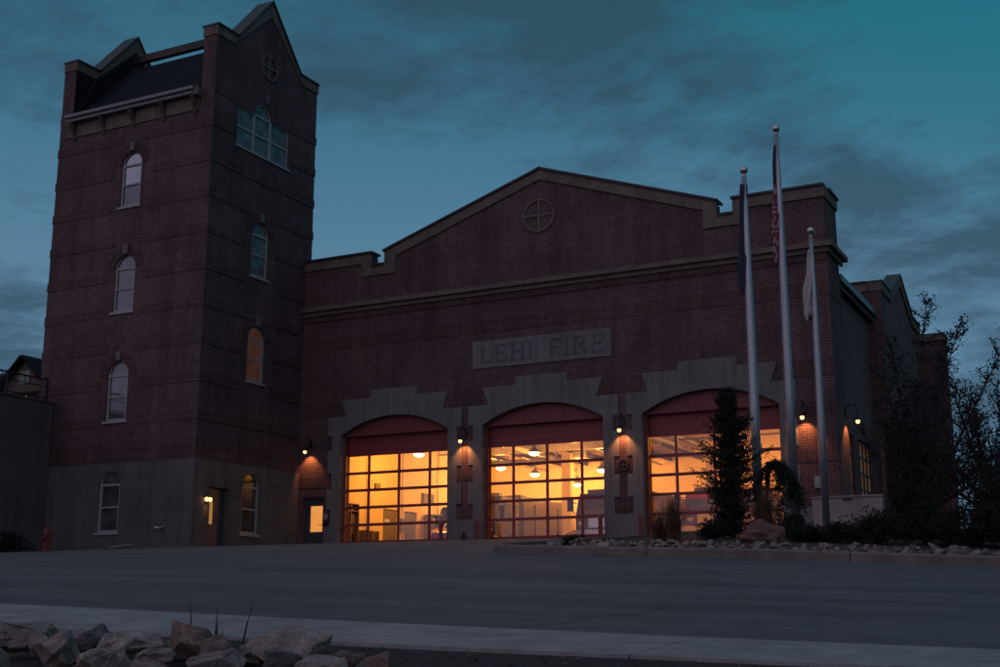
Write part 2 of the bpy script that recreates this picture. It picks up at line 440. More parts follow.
def insland(x, y):
    if x < IX0 + 1.6:
        for cy in (IY0 + 1.6, IY1 - 1.6):
            if (cy < 29 and y < cy) or (cy > 29 and y > cy):
                d = math.dist((x, y), (IX0 + 1.6, cy))
                if d > 1.46:
                    return (IX0 + 1.6 + (x - IX0 - 1.6) / d * 1.46, cy + (y - cy) / d * 1.46)
    return (x, y)
vs = []
for y in ysn:
    for x in xs:
        q = insland(x, y); vs.append((q[0], q[1], gz(*q) + mound(*q)))
m.add(vs, [(j * nx + i, j * nx + i + 1, (j + 1) * nx + i + 1, (j + 1) * nx + i) for j in range(len(ysn) - 1) for i in range(nx - 1)])
tag(m.build('planting_bed', mulch_m, recalc=False, smooth=True), kind='structure')
def iz(x, y): return gz(x, y) + mound(x, y)

# ------------------------------------------------------------------ helpers for masonry
def arc_pts(cx, hw, zs, rise, n=20, rev=False):
    Rr = (hw * hw + rise * rise) / (2 * rise); cz = zs + rise - Rr; a = math.asin(min(1, hw / Rr))
    if rise > hw * .999: Rr = hw; cz = zs; a = math.pi / 2
    p = [(cx + Rr * math.sin(-a + 2 * a * i / n), cz + Rr * math.cos(-a + 2 * a * i / n)) for i in range(n + 1)]
    return p[::-1] if rev else p
def arched(cx, hw, z0, zs, rise, n=16):
    return [(cx - hw, z0)] + arc_pts(cx, hw, zs, rise, n) + [(cx + hw, z0)]
def rect(u0, v0, u1, v1): return [(u0, v0), (u1, v0), (u1, v1), (u0, v1)]

def sash_window(root, fr, c, z0, zs, hw, glass, arch=True, upper=None, ring=True, key=True, label=None):
    """arched double-hung window: frame > panes, sill; surround: brick arch ring and keystone"""
    t = .075
    rise = hw
    outer = arched(c, hw, z0, zs, rise)
    h1 = arched(c, hw - t, zs + .045, zs + .05, rise - t)
    mid = z0 + (zs - z0) * .53
    holes = [h1, rect(c - hw + t + .02, z0 + .1, c + hw - t - .02, mid - .035), rect(c - hw + t + .02, mid + .035, c + hw - t - .02, zs - .045)]
    w = MB().plate(fr, outer, holes, -.14, -.06).build('window', white_frame, root)
    g = [h1, holes[2], holes[1]]
    for i, q in enumerate(g):
        mat = glass[i]
        MB().plate(fr, q, [], -.125, -.115).build('pane', mat, w)
    MB().plate(fr, rect(c - hw - .08, z0 - .09, c + hw + .08, z0 - .003), [], -.1, .06).build('sill', white_frame, w)
    if ring:
        o = arc_pts(c, hw + .42, zs, hw + .42, 24); i_ = arc_pts(c, hw + .004, zs, hw + .004, 24, True)
        m = MB()
        # separate voussoirs so that the ring reads as radial brickwork
        n = 23
        for k in range(n):
            a0 = -math.pi / 2 + math.pi * k / n + .012; a1 = -math.pi / 2 + math.pi * (k + 1) / n - .012
            p = []
            for a, r_ in ((a0, hw + .02), (a1, hw + .02), (a1, hw + .40), (a0, hw + .40)): p.append((c + r_ * math.sin(a), zs + r_ * math.cos(a)))
            m.plate(fr, p, [], 0.001, .02)
        m.build('brick_arch', soldier, root)
    if key:
        b = zs + hw + .05
        MB().plate(fr, [(c - .10, b), (c + .10, b), (c + .15, b + .36), (c - .15, b + .36)], [], .0, .07).build('keystone', limestone, root)
    return w

# ------------------------------------------------------------------ FIRE STATION
FY = 43.0; CX = -20.33; XL = -31.6; XR = -9.25
DC = [-26.95, CX, -13.71]
ST = empty('fire_station', (CX, 43, 0), 'dark red brick fire station hall with stepped gable parapet and three lit red garage doors', 'fire station')
fF = front(FY)
# brick facade with notches for doors
outline = [(XL, -.4)]
notches = [('p', -31.32, -30.27, 2.13)] + [('a', c) for c in DC]
for nn in notches:
    if nn[0] == 'p':
        outline += [(nn[1], -.4), (nn[1], nn[3]), (nn[2], nn[3]), (nn[2], -.4)]
    else:
        c = nn[1]; outline += [(c - 2.6, -.4)] + arc_pts(c, 2.6, 4.6, .74, 24) + [(c + 2.6, -.4)]
apex = 14.62
outline += [(XR, -.4), (XR, 12.2), (-12.5, 12.2), (-12.5, 11.62), (-13.18, 11.62), (-13.18, 12.2), (CX, apex), (-27.5, 12.2), (-27.5, 11.62), (-28.2, 11.62), (-28.2, 12.2), (XL, 12.2)]
MB().plate(fF, outline, [], -.5, 0.).build('facade_wall', brick, ST)
# parapet coping: stone face + dark cap
cop = [(XL, 12.25), (-28.16, 12.25), (-28.16, 11.68), (-27.54, 11.68), (-27.54, 12.25), (CX, 14.68), (-13.14, 12.25), (-13.14, 11.68), (-12.54, 11.68), (-12.54, 12.25), (XR + .04, 12.25),
       (XR + .04, 11.86), (-12.05, 11.86), (-12.05, 11.28), (-13.68, 11.28), (-13.68, 12.0), (CX, 14.28), (-27.0, 12.0), (-27.0, 11.28), (-28.68, 11.28), (-28.68, 11.86), (XL, 11.86)]
MB().plate(fF, cop, [], .002, .07).build('coping_face', coping_m, ST)
def cap_segments(m, fr, pts, w0, w1, t=.09, ov=.05):
    for (a, b) in pts:
        d = Vector((b[0] - a[0], b[1] - a[1])); L_ = d.length; d /= L_; n = Vector((-d.y, d.x))
        if n.y < 0: n = -n
        a2 = Vector(a) - d * ov; b2 = Vector(b) + d * ov
        m.plate(fr, [tuple(a2), tuple(b2), tuple(b2 + n * t), tuple(a2 + n * t)], [], w0, w1)
m = MB()
cap_segments(m, fF, [((XL, 12.255), (-28.16, 12.255)), ((-28.1, 11.685), (-27.6, 11.685)), ((-27.54, 12.26), (CX - .0, 14.69)), ((CX, 14.69), (-13.14, 12.26)), ((-13.08, 11.685), (-12.6, 11.685)), ((-12.54, 12.255), (XR, 12.255))], -.56, .14)
m.build('coping_cap', coping_cap_m, ST)
# string course
m = MB().plate(fF, rect(XL + .02, 9.82, XR + .1, 9.995), [], .002, .12)
m.plate(fF, rect(XL + .02, 10.0, XR + .26, 10.18), [], .0015, .26)
m.plate(side(XR), rect(FY + .01, 9.82, 45.2, 9.995), [], .002, .098); m.plate(side(XR), rect(FY + .01, 10.0, 45.35, 10.18), [], .0015, .258)
m.build('string_course', coping_m, ST)
# soldier courses
m = MB().plate(fF, rect(XL + .02, 8.3, XR + .012, 8.86), [], .001, .014)
m.plate(fF, rect(XL + .02, 9.55, XR + .012, 9.81), [], .001, .05)
for a, b in ((XL + .02, DC[0] - 2.6), (DC[0] + 2.6, DC[1] - 2.6), (DC[1] + 2.6, DC[2] - 2.6), (DC[2] + 2.6, XR + .012)):
    m.plate(fF, rect(a, 5.46, b, 6.06), [], .001, .014)
m.build('soldier_course', soldier, ST)
m = MB()
for pc in (-30.27, -23.64, -17.02, -10.4):
    for z0, z1 in ((.97, 1.6), (2.42, 3.08), (4.02, 4.6)):
        if pc == -30.27: u0, u1 = (XL + .02 if z0 > 2.2 else -30.2), -29.9
        elif pc == -10.4: u0, u1 = -10.8, XR + .012
        else: u0, u1 = pc - .37, pc + .37
        MB().plate(fF, rect(u0, z0 + .1, u1, z1 - .1), [], .001, .022).build('soldier_panel', soldier, ST)
# stone surrounds
for k, c in enumerate(DC):
    rt = [(3.155, .955), (3.155, .99), (2.94, .99), (2.94, 1.59), (3.155, 1.59), (3.155, 2.42), (2.94, 2.42), (2.94, 3.08), (3.155, 3.08), (3.155, 4.02), (2.94, 4.02), (2.94, 4.6), (3.155, 4.6), (3.155, 5.38), (2.28, 5.38), (2.53, 6.08), (1.1, 6.08), (1.1, 6.42)]
    pts = [(c + x, z) for x, z in rt] + [(c - x, z) for x, z in rt[::-1]]
    pts += [(c - 2.54, .955)] + arc_pts(c, 2.54, 4.6, .71, 24) + [(c + 2.54, .955)]
    o = MB().plate(fF, pts, [], -.45, .06).build('stone_surround', limestone, ST)
m = MB()
for a, b in ((-30.2, DC[0] - 2.54), (DC[0] + 2.54, DC[1] - 2.54), (DC[1] + 2.54, DC[2] - 2.54), (DC[2] + 2.54, XR + .05)):
    m = MB().plate(fF, rect(a, -.3, b, .95), [], -.46, .08)
    if b > -10: m.plate(side(XR), rect(FY + .01, -.3, 44.9, .95), [], .002, .048)
    m.build('stone_base', limestone, ST)
# sign
sg = MB().plate(fF, rect(-23.32, 6.86, -17.40, 7.95), [], .002, .05).build('sign_panel', sign_m, ST)
m = MB(); s = .085; sf = .045
def letter(ch, u, h0, h1, w):
    def b(x0, y0, x1, y1): m.plate(fF, rect(u + x0, y0, u + x1, y1), [], .0505, .075)
    H = h1 - h0
    def stem(x): b(x, h0 + sf, x + s, h1 - sf); b(x - .05, h0, x + s + .05, h0 + sf - .001); b(x - .05, h1 - sf + .001, x + s + .05, h1)
    if ch == 'I': stem(.05)
    elif ch == 'H': stem(.05); stem(w - .05 - s); b(.05 + s + .001, h0 + H * .47, w - .051 - s, h0 + H * .53)
    elif ch in 'LEF':
        stem(.05)
        if ch in 'LE': b(.05 + s + .051, h0, w - .045, h0 + sf); b(w - .044, h0, w, h0 + .19)
        if ch in 'EF':
            b(.05 + s + .051, h1 - sf, w - .045, h1); b(w - .044, h1 - .17, w, h1)
            b(.05 + s + .001, h0 + H * .48, w - .14, h0 + H * .54); b(w - .139, h0 + H * .42, w - .10, h0 + H * .60)
    elif ch == 'R':
        stem(.05); zc = h0 + H * .755; ro = H * .245
        o = [(u + .05 + s + .052, h1), (u + w * .5, h1)] + [(u + w * .5 + ro * 1.1 * math.sin(t), zc + ro * math.cos(t)) for t in [math.pi * i / 10 for i in range(1, 10)]] + [(u + w * .5, h0 + H * .51), (u + .05 + s + .052, h0 + H * .51)]
        ri = ro - .05
        i_ = [(u + .05 + s + .056, zc + ri), (u + w * .5, zc + ri)] + [(u + w * .5 + (ri * 1.1 - .03) * math.sin(t), zc + ri * math.cos(t)) for t in [math.pi * i / 10 for i in range(1, 10)]] + [(u + w * .5, zc - ri), (u + .05 + s + .056, zc - ri)]
        m.plate(fF, o, [i_], .0505, .075)
        m.plate(fF, [(u + w * .42, h0 + H * .505), (u + w * .60, h0 + H * .505), (u + w + .02, h0), (u + w - .12, h0)], [], .0505, .075)
u = -22.98
for ch, w in (('L', .50), ('E', .52), ('H', .60), ('I', .19), (' ', .38), ('F', .50), ('I', .19), ('R', .60), ('E', .52)):
    if ch != ' ': letter(ch, u, 7.07, 7.76, w)
    else: m.build('lettering', letter_m, sg); m = MB()
    u += w + .16
m.build('lettering', letter_m, sg)
# round emblem with cross
def emblem(root, fr, cu, cv, r, mat, t=.10):
    m = MB(); n = 32
    o = [(cu + r * math.cos(2 * math.pi * i / n), cv + r * math.sin(2 * math.pi * i / n)) for i in range(n)]
    i_ = [(cu + (r - t) * math.cos(2 * math.pi * i / n), cv + (r - t) * math.sin(2 * math.pi * i / n)) for i in range(n)]
    m.plate(fr, o, [i_], .002, .06)
    q = r - t * .6
    m.plate(fr, rect(cu - t / 2, cv - q, cu + t / 2, cv + q), [], .002, .05)
    m.plate(fr, rect(cu - q, cv - t / 2, cu - t / 2 - .001, cv + t / 2), [], .002, .05); m.plate(fr, rect(cu + t / 2 + .001, cv - t / 2, cu + q, cv + t / 2), [], .002, .05)
    m.build('emblem', mat, root)
emblem(ST, fF, CX - .05, 12.8, .70, coping_m)
emblem(ST, lambda u, v, w: (u, FY - .03 - w, v), -17.02, 2.75, .21, soldier, .05)
m = MB(); m.plate(lambda u, v, w: (u, FY - .08 - w, v), [(-23.63, .12), (-23.48, .32), (-23.63, .52), (-23.78, .32)], [], .001, .04); m.build('plaque', black_metal, ST)

# garage doors
for k, c in enumerate(DC):
    fr = front(43.5)
    # red timber jamb liner and transom
    tr = [(c - 2.535, 4.57)] + arc_pts(c, 2.535, 4.6, .70, 24) + [(c + 2.535, 4.57)]
    D = empty('garage_door', (c, 43.5, 0), None, None); D.parent = ST; D.location = Vector((c, 43.5, 0)) - Vector(ST.location)
    MB().plate(front(43.3), tr, [], -.135, .08).build('transom_panel', red_trim, D)
    m = MB()
    for q in (-.85, .85): m.plate(front(43.22), rect(c + q - .02, 4.6, c + q + .02, 5.15), [], .001, .02)
    m.plate(front(43.22), rect(c - 2.5, 4.575, c + 2.5, 4.66), [], .001, .05)
    m.build('transom_batten', red_trim, D)
    z0, z1 = .26, 3.77; cols = [-2.42, -1.44, 0, 1.44, 2.42]; rows = [z0 + (z1 - z0) * i / 5 for i in range(6)]
    holes = [rect(c + cols[i] + (.05 if i else .0), rows[j] + .055, c + cols[i + 1] - (.05 if i < 3 else 0), rows[j + 1] - .055 * (j < 4)) for i in range(4) for j in range(5)]
    f = MB().plate(fr, rect(c - 2.53, .0, c + 2.53, 4.70), holes, 0, .055).build('door_frame', red_door, D)
    m = MB()
    for z in (3.95, 4.25): m.plate(fr, rect(c - 2.52, z, c + 2.52, z + .02), [], .0555, .07)
    m.build('section_rail', red_door, D)
    MB().plate(fr, rect(c - 2.45, z0, c + 2.45, z1 + .02), [], .02, .03).build('glass', pane_clear, D)
    for u_ in (c - 2.54, c + 2.44): MB().plate(front(43.44), rect(u_, 0, u_ + .1, 4.57), [], .001, .2).build('door_jamb', red_trim, D)

# person door
D = empty('entry_door', (-30.8, 43.1, 0), None, None); D.parent = ST; D.location = Vector((-30.8, 43.12, 0)) - Vector(ST.location)
fr = front(43.2)
MB().plate(fr, rect(-31.24, .0, -30.35, 2.05), [rect(-31.03, .72, -30.42, 1.78)], 0, .05).build('door_leaf', dark_door, D)
MB().plate(fr, [(-31.315, -.1), (-31.315, 2.125), (-30.275, 2.125), (-30.275, -.1), (-30.345, -.1), (-30.345, 2.055), (-31.245, 2.055), (-31.245, -.1)], [], -.02, .12).build('door_frame', dark_door, D)
MB().plate(fr, rect(-31.03, .72, -30.42, 1.78), [], .01, .02).build('pane', lit_pane, D)
MB().tube([(-30.42, 43.13, 1.0), (-30.42, 43.08, 1.0), (-30.55, 43.08, 1.0)], .015, 6).build('handle', chrome, D)
o = MB().plate(fF, rect(-30.16, 1.2, -29.98, 1.42), [], .082, .14).build('intercom', box_m, ST)
o = MB().plate(fF, rect(-30.17, .92, -30.0, 1.1), [], .082, .13).build('key_box', black_metal, ST)
o = MB().plate(fF, rect(-10.08, 1.6, -9.85, 2.0), [], .002, .12).build('meter_box', box_m, ST)

# side: brick return, stucco wall with gutter, gabled wing behind
fS = side(XR)
MB().box((XR - .5, FY + .502, -.3), (XR - .002, 44.9, 12.2)).build('side_return_wall', brick, ST)
m = MB().plate(fS, rect(FY + .01, 11.86, 44.94, 12.25), [], .002, .06)
m.box((XR - .5, 44.905, 11.86), (XR + .06, 44.96, 12.25)); m.build('side_coping', coping_m, ST)
m = MB().box((XR - .56, FY + .6, 12.26), (XR + .13, 45.0, 12.35)); m.build('side_coping_cap', coping_cap_m, ST)
m = MB().plate(fS, rect(FY + .01, 8.3, 44.9, 8.86), [], .001, .014); m.build('side_soldier_course', soldier, ST)
X2 = -9.55; fS2 = side(X2)
wz = [rect(45.15, 1.4, 47.3, 3.86), rect(48.0, 1.4, 50.6, 3.86)]
MB().plate(fS2, rect(44.9, 4.6, 51.4, 9.25), [], -.3, 0).build('side_wall_upper', stucco, ST)
MB().plate(fS2, rect(44.9, -.3, 51.4, 4.598), wz, -.3, 0).build('side_wall_lower', brick, ST)
for k, w in enumerate(wz):
    (a, b), _, (c_, d), _ = w
    n = 4; hs = []
    for i in range(n):
        for j in range(4):
            hs.append(rect(a + (c_ - a) * i / n + .05, b + (d - b) * j / 4 + .04, a + (c_ - a) * (i + 1) / n - .05, b + (d - b) * (j + 1) / 4 - .04))
    wd = MB().plate(fS2, w, hs, -.2, -.1).build('window', dark_door, ST)
    MB().plate(fS2, w, [], -.18, -.17).build('pane', lit_tall, wd)
# gutter / eave
MB().box((X2 - .1, 45.0, 9.26), (XR + .06, 51.38, 9.50)).build('gutter', gutter_m, ST)
MB().box((X2 - .05, 45.0, 9.06), (XR - .08, 51.38, 9.255)).build('soffit_board', stucco, ST)
# wing
WX = -9.0; wy0, wy1 = 51.4, 60.8
wg = [(wy0, -.3), (wy1, -.3), (wy1, 10.55), (wy1 - 2.0, 10.55), (56.08, 11.9), (wy0 + 2.0, 10.55), (wy0, 10.55)]
MB().plate(side(WX), wg, [], -.75, 0.).build('wing_wall', stucco, ST)
MB().box((WX - .78, wy0 - .03, -.3), (WX + .03, wy0 + .8, 10.3)).build('wing_corner_pier', brick, ST)
MB().box((WX - 9, wy0, 8.0), (WX - .755, wy1, 10.32)).build('wing_upper_wall', brick, ST)
cp = [(wy0 - .04, 10.68), (wy0 + 2.0, 10.68), (56.08, 12.05), (wy1 - 2.0, 10.68), (wy1 + .04, 10.68), (wy1 + .04, 10.32), (wy1 - 2.1, 10.32), (56.08, 11.6), (wy0 + 2.1, 10.32), (wy0 - .04, 10.32)]
m = MB().plate(side(WX), cp, [], -.45, .08)
m.box((WX - 9, wy0 - .08, 10.33), (WX - .46, wy0 - .002, 10.68)); m.build('wing_coping', coping_m, ST)
m = MB(); cap_segments(m, side(WX), [((wy0, 10.685), (wy0 + 2.0, 10.685)), ((wy0 + 2.0, 10.69), (56.08, 12.06)), ((56.08, 12.06), (wy1 - 2.0, 10.69)), ((wy1 - 2.0, 10.685), (wy1, 10.685))], -.5, .13, .08, .03)
m.box((WX - 9, wy0 - .13, 10.685), (WX - .52, wy0 + .4, 10.76)); m.build('wing_coping_cap', coping_cap_m, ST)
hs = []
for q in range(3): 
    wnd = MB().plate(side(WX), rect(53.0 + q * 2.3, 1.2, 54.4 + q * 2.3, 3.9), [rect(53.1 + q * 2.3, 1.3, 53.66 + q * 2.3, 2.5), rect(53.74 + q * 2.3, 1.3, 54.3 + q * 2.3, 2.5), rect(53.1 + q * 2.3, 2.6, 53.66 + q * 2.3, 3.8), rect(53.74 + q * 2.3, 2.6, 54.3 + q * 2.3, 3.8)], .002, .06).build('window', white_frame, ST)
    MB().plate(side(WX), rect(53.05 + q * 2.3, 1.25, 54.35 + q * 2.3, 3.85), [], .012, .02).build('pane', lit_tall if q == 1 else pane_side, wnd)
m = MB().box((-14., 61.5, -.3), (-7.95, 62.2, 10.1)); m.build('rear_wall', brick, ST)
m = MB().box((-14.1, 61.4, 10.105), (-7.9, 62.3, 10.45)); m.build('rear_coping', coping_m, ST)
# interior shell
IY = 59.0
MB().box((-31.5, 43.56, -.25), (-10.0, IY + .2, .02)).build('bay_floor', int_floor, ST)
m = MB().box((-31.5, IY, .02), (-10.0, IY + .2, 6.6)); m.build('bay_rear_wall', int_wall, ST)
lw = rect(43.56, .02, IY - .01, 6.6)
dr = [rect(49.0, .02, 50.25, 2.12), rect(50.85, .02, 52.0, 2.12)]
MB().plate(side(-31.2), [(43.56, .02), (49.0, .02), (49.0, 2.12), (50.25, 2.12), (50.25, .02), (50.85, .02), (50.85, 2.12), (52.0, 2.12), (52.0, .02), (IY - .01, .02), (IY - .01, 6.6), (43.56, 6.6)], [], -.2, 0).build('bay_left_wall', int_wall, ST)
for q in dr:
    MB().plate(side(-31.2), [(q[0][0] + .01, q[0][1]), (q[1][0] - .01, q[1][1]), (q[2][0] - .01, q[2][1] - .01), (q[3][0] + .01, q[3][1] - .01)], [], -.12, -.07).build('inner_door', grey_door, ST)
MB().box((-10.2, 43.56, .02), (-10.0, IY, 6.6)).build('bay_right_wall', int_wall, ST)
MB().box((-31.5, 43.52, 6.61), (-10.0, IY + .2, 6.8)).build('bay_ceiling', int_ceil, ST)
# inside face of the facade, so the shell is closed
m = MB()
for a, b in ((-31.2, DC[0] - 2.7), (DC[0] + 2.7, DC[1] - 2.7), (DC[1] + 2.7, DC[2] - 2.7), (DC[2] + 2.7, -10.2)): m.box((a, 43.58, .02), (b, 43.66, 5.0))
m.box((-31.2, 43.58, 5.0), (-10.2, 43.66, 6.6)); m.build('bay_front_lining', int_wall, ST)
# partial partition between bay 2 and 3 rear, ceiling beams, columns
m = MB()
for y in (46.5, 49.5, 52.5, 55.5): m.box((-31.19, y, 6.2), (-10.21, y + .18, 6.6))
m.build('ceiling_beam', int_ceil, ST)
for x, y in ((-24.2, 54.), (-17.2, 54.)):
    MB().box((x - .22, y - .22, .02), (x + .22, y + .22, 6.2)).build('column', int_wall, ST)
m = MB()
m.tube([(-30.5, 51.0, 5.55), (-11, 51.0, 5.55)], .22, 12); m.build('air_duct', duct_m, ST)
m = MB()
for y, z in ((47.8, 5.1), (53.3, 5.0), (48.4, 5.3)): m.tube([(-30.8, y, z), (-10.6, y, z)], .05, 6)
for x in (-25.2, -22.2, -18.7): m.tube([(x, 44.2, 5.25), (x, 58.5, 5.25)], .04, 6)
for x, y in ((-24.6, 48.1), (-22.3, 50.2), (-27.6, 47.9), (-18.2, 50.0)): m.box((x - .35, y - .25, 4.75), (x + .35, y + .25, 5.25))
m.build('ceiling_pipework', duct_m, ST)
for x in (-25.25, -18.6): # exhaust hose rails
    MB().box((x + .6, 44.3, 4.45), (x + .72, 56, 4.6)).build('hose_rail', duct_m, ST)
m = MB(); m.tube([(-13.2, 46.0, 4.9), (-12.2, 44.2, 3.1)], .08, 8); m.build('door_strut', duct_m, ST)
# flat roof (hidden behind the parapet)
MB().box((XL + .1, 43.55, 9.3), (X2 - .1, 51.35, 9.45)).build('roof', roof_m, ST)

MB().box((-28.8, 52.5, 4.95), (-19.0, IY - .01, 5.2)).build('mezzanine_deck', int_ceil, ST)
m = MB()
for x in frange(-28.4, -19.4, 1.5): m.box((x, 52.6, 4.76), (x + .12, IY - .05, 4.945))
m.build('deck_joist', truck_dark, ST)
MB().box((-28.82, 52.3, 4.7), (-18.98, 52.49, 5.25)).build('deck_edge_beam', duct_m, ST)
m = MB()
for x, z in ((-27.6, 4.62), (-25.9, 4.55), (-21.3, 4.6)): m.tube([(x, 52.6, z), (x + .02, 58.8, z)], .05, 6)
m.tube([(-28.5, 53.6, 4.5), (-24.6, 53.6, 4.5), (-24.6, 53.6, 4.9)], .09, 8); m.box((-23.6, 53.2, 4.45), (-22.9, 54.0, 4.75)); m.box((-26.6, 46.2, 4.9), (-25.8, 46.8, 5.35))
m.build('deck_pipework', duct_m, ST)

# ------------------------------------------------------------------ pendant lamps inside
def pendant(loc, label, big=True, energy=90):
    x, y, z = loc
    t = empty('pendant_lamp', loc, label, 'ceiling lamp', 'bay lamps')
    r = .26 if big else .2
    MB().lathe(loc, [(.03, .42), (.07, .40), (.09, .22), (r, .04), (r + .01, .0)], 16).build('lamp_shade', duct_m, t)
    MB().lathe(loc, [(.02, -.15), (r * .7, -.10), (r * .95, -.02), (r * .9, -.005)], 16).build('bulb', bulb_m, t)
    MB().tube([(x, y, z + .4), (x, y, 6.6)], .012, 5).build('rod', black_metal, t)
    l = bpy.data.lights.new('lamp', 'POINT'); l.energy = energy * 3.8; l.color = (1, .37, .065); l.shadow_soft_size = .2
    lo = bpy.data.objects.new('light', l); COL.objects.link(lo); lo.parent = t; lo.location = (0, 0, -.32)
LAMPS = [((-28.24, 55, 4.43), 'lit bay lamp at far left seen through the middle garage door', 170), ((-26.39, 55, 4.03), 'lit bay lamp hanging lowest, second from left in the middle garage door', 110),
         ((-25.05, 57, 3.66), 'lit bay lamp hanging just right of the cream column', 90), ((-22.88, 55, 4.06), 'lit bay lamp at the right edge of the middle garage door', 110),
         ((-24.03, 50, 4.38), 'lit bay lamp in the top pane row of the middle garage door', 110), ((-28.74, 48, 4.36), 'lit bay lamp in the top pane row of the left garage door', 150),
         ((-16.5, 55, 4.4), 'lit bay lamp hanging behind the right garage door near the rear wall', 130), ((-14.6, 48, 4.75), 'lit bay lamp hanging near the front of the right bay', 130)]
for l, s_, e in LAMPS: pendant(l, s_, energy=e * .95)

# ------------------------------------------------------------------ vehicles inside
def engine(name, loc, label, paint, H=2.9, Wd=2.45, Ln=8.0, cat='fire engine', shut=None):
    shut = shut or truck_white
    t = empty(name, loc, label, cat, 'engines parked in the bays'); x, y, z = loc; h = Wd / 2
    F = lambda u, v, w: (x + w, y + u, z + v)
    # cab profile extruded across the width
    MB().plate(F, [(.0, .45), (.0, 1.35), (.28, H - .55), (.45, H - .3), (2.3, H - .3), (2.3, .45)], [], -h, h).build('cab', paint, t, bevel=.06)
    MB().box((x - h, y + 2.36, z + .5), (x + h, y + Ln, z + H - .1)).build('body', paint, t, bevel=.04)
    fr = lambda u, v, w: (x + u, y + .0 + (v - 1.35) * .28 / (H - 1.9) - w, z + v)
    MB().plate(fr, rect(-h + .15, 1.42, h - .15, H - .62), [], .004, .02).build('windshield', pane_dark, t)
    m = MB()
    for s_ in (-1, 1):
        fs_ = lambda u, v, w, s_=s_: (x + s_ * (h + w), y + u, z + v)
        m.plate(fs_, [(.45, 1.45), (.6, H - .6), (1.2, H - .6), (1.2, 1.45)], [], .002, .015); m.plate(fs_, rect(1.32, 1.45, 2.1, H - .6), [], .002, .015)
    m.build('side_window', pane_dark, t)
    m = MB()
    for s_ in (-1, 1):
        fs_ = lambda u, v, w, s_=s_: (x + s_ * (h + w), y + u, z + v)
        for k in range(4):
            u0 = 2.6 + k * 1.3; m.plate(fs_, rect(u0, .75 if k != 2 else 1.3, u0 + 1.15, H - .45), [], .002, .03)
    m.build('locker_shutter', shut, t)
    MB().box((x - h - .03, y - .3, z + .4), (x + h + .03, y - .005, z + .75)).build('bumper', chrome, t)
    MB().plate(front(y), rect(x - .6, z + .85, x + .6, z + 1.25), [], .002, .04).build('grille', chrome, t)
    for s_ in (-1, 1):
        MB().lathe((x + s_ * .9, y - .03, z + 1.02), [(.14, .03), (.13, .0), (.08, -.03)], 14, 'Y').build('headlight', chrome, t)
        MB().box((x + s_ * (h + .12), y + .02, z + 1.55), (x + s_ * (h + .36), y + .12, z + 2.1)).build('mirror', black_metal, t)
        m = MB(); m.tube([(x + s_ * h, y + .2, z + 1.9), (x + s_ * (h + .2), y + .08, z + 1.9)], .02, 5); m.tube([(x + s_ * h, y + .2, z + 1.4), (x + s_ * (h + .2), y + .08, z + 1.6)], .02, 5); m.build('mirror_arm', black_metal, t)
        for yy in (1.45, 5.9):
            w = MB().lathe((x + s_ * (h - .14), y + yy, z + .5), [(.38, -.15), (.5, -.12), (.5, .12), (.38, .15)], 20, 'X').build('wheel', rubber, t)
            MB().lathe((x + s_ * (h - .14), y + yy, z + .5), [(.12, -.17), (.28, -.16), (.28, .16), (.12, .17)], 14, 'X').build('rim', chrome, w)
    MB().box((x - h + .25, y + .7, z + H - .3), (x + h - .25, y + 1.05, z + H - .12)).build('light_bar', truck_white, t, bevel=.04)
    return t
engine('fire_engine', (-27.0, 49.8, .02), 'dark fire engine parked deep in the bay, left in the middle garage door', truck_dark, 2.85, shut=truck_dark)
engine('fire_engine', (-20.0, 48.0, .02), 'fire engine with big side mirror parked right behind the middle garage door', truck_dark, 2.6, 2.4)
engine('fire_engine', (-15.2, 47.6, .02), 'red fire engine parked behind the right garage door', truck_red, 2.45, 2.4)
def utv():
    x, y, z = -27.0, 47.0, .02
    t = empty('utility_vehicle', (x, y, z), 'small open utility vehicle with a roll bar behind the left garage door', 'utility vehicle')
    MB().box((x - .65, y, z + .4), (x + .65, y + 2.6, z + .72)).build('chassis', truck_dark, t, bevel=.05)
    MB().plate(lambda u, v, w: (x + w, y + u, z + v), [(-.1, .45), (-.1, .8), (.7, 1.05), (.8, .45)], [], -.62, .62).build('bonnet', truck_red, t, bevel=.06)
    m = MB()
    for s_ in (-.6, .6): m.tube([(x + s_, y + .7, z + 1.0), (x + s_, y + 1.1, z + 1.85), (x + s_, y + 1.3, z + 1.95), (x + s_, y + 1.9, z + 1.95), (x + s_, y + 2.1, z + 1.8), (x + s_, y + 2.2, z + .7)], .035, 8)
    for a in ((1.2, 1.93), (2.0, 1.93)): m.tube([(x - .6, y + a[0], z + a[1]), (x + .6, y + a[0], z + a[1])], .035, 8)
    m.build('roll_bar', black_metal, t)
    m = MB().box((x - .55, y + 1.2, z + .7), (x + .55, y + 1.7, z + .9)); m.box((x - .55, y + 1.65, z + .9), (x + .55, y + 1.8, z + 1.4)); m.build('seat', seat_m, t, bevel=.05)
    MB().tube([(x - .25, y + .8, z + 1.0), (x - .25, y + 1.0, z + 1.2)], .1, 10).build('steering_wheel', black_metal, t)
    MB().box((x - .65, y + 2.1, z + .75), (x + .65, y + 3.0, z + 1.05)).build('cargo_bed', truck_dark, t)
    for s_ in (-1, 1):
        MB().lathe((x + s_ * .45, y - .12, z + .72), [(.10, .02), (.09, 0), (.05, -.03)], 12, 'Y').build('headlight', chrome, t)
        for yy in (.35, 2.2):
            w = MB().lathe((x + s_ * .68, y + yy, z + .3), [(.2, -.13), (.3, -.1), (.3, .1), (.2, .13)], 16, 'X').build('wheel', rubber, t)
            MB().lathe((x + s_ * .68, y + yy, z + .3), [(.05, -.14), (.16, -.135), (.16, .135), (.05, .14)], 12, 'X').build('rim', chrome, w)
utv()
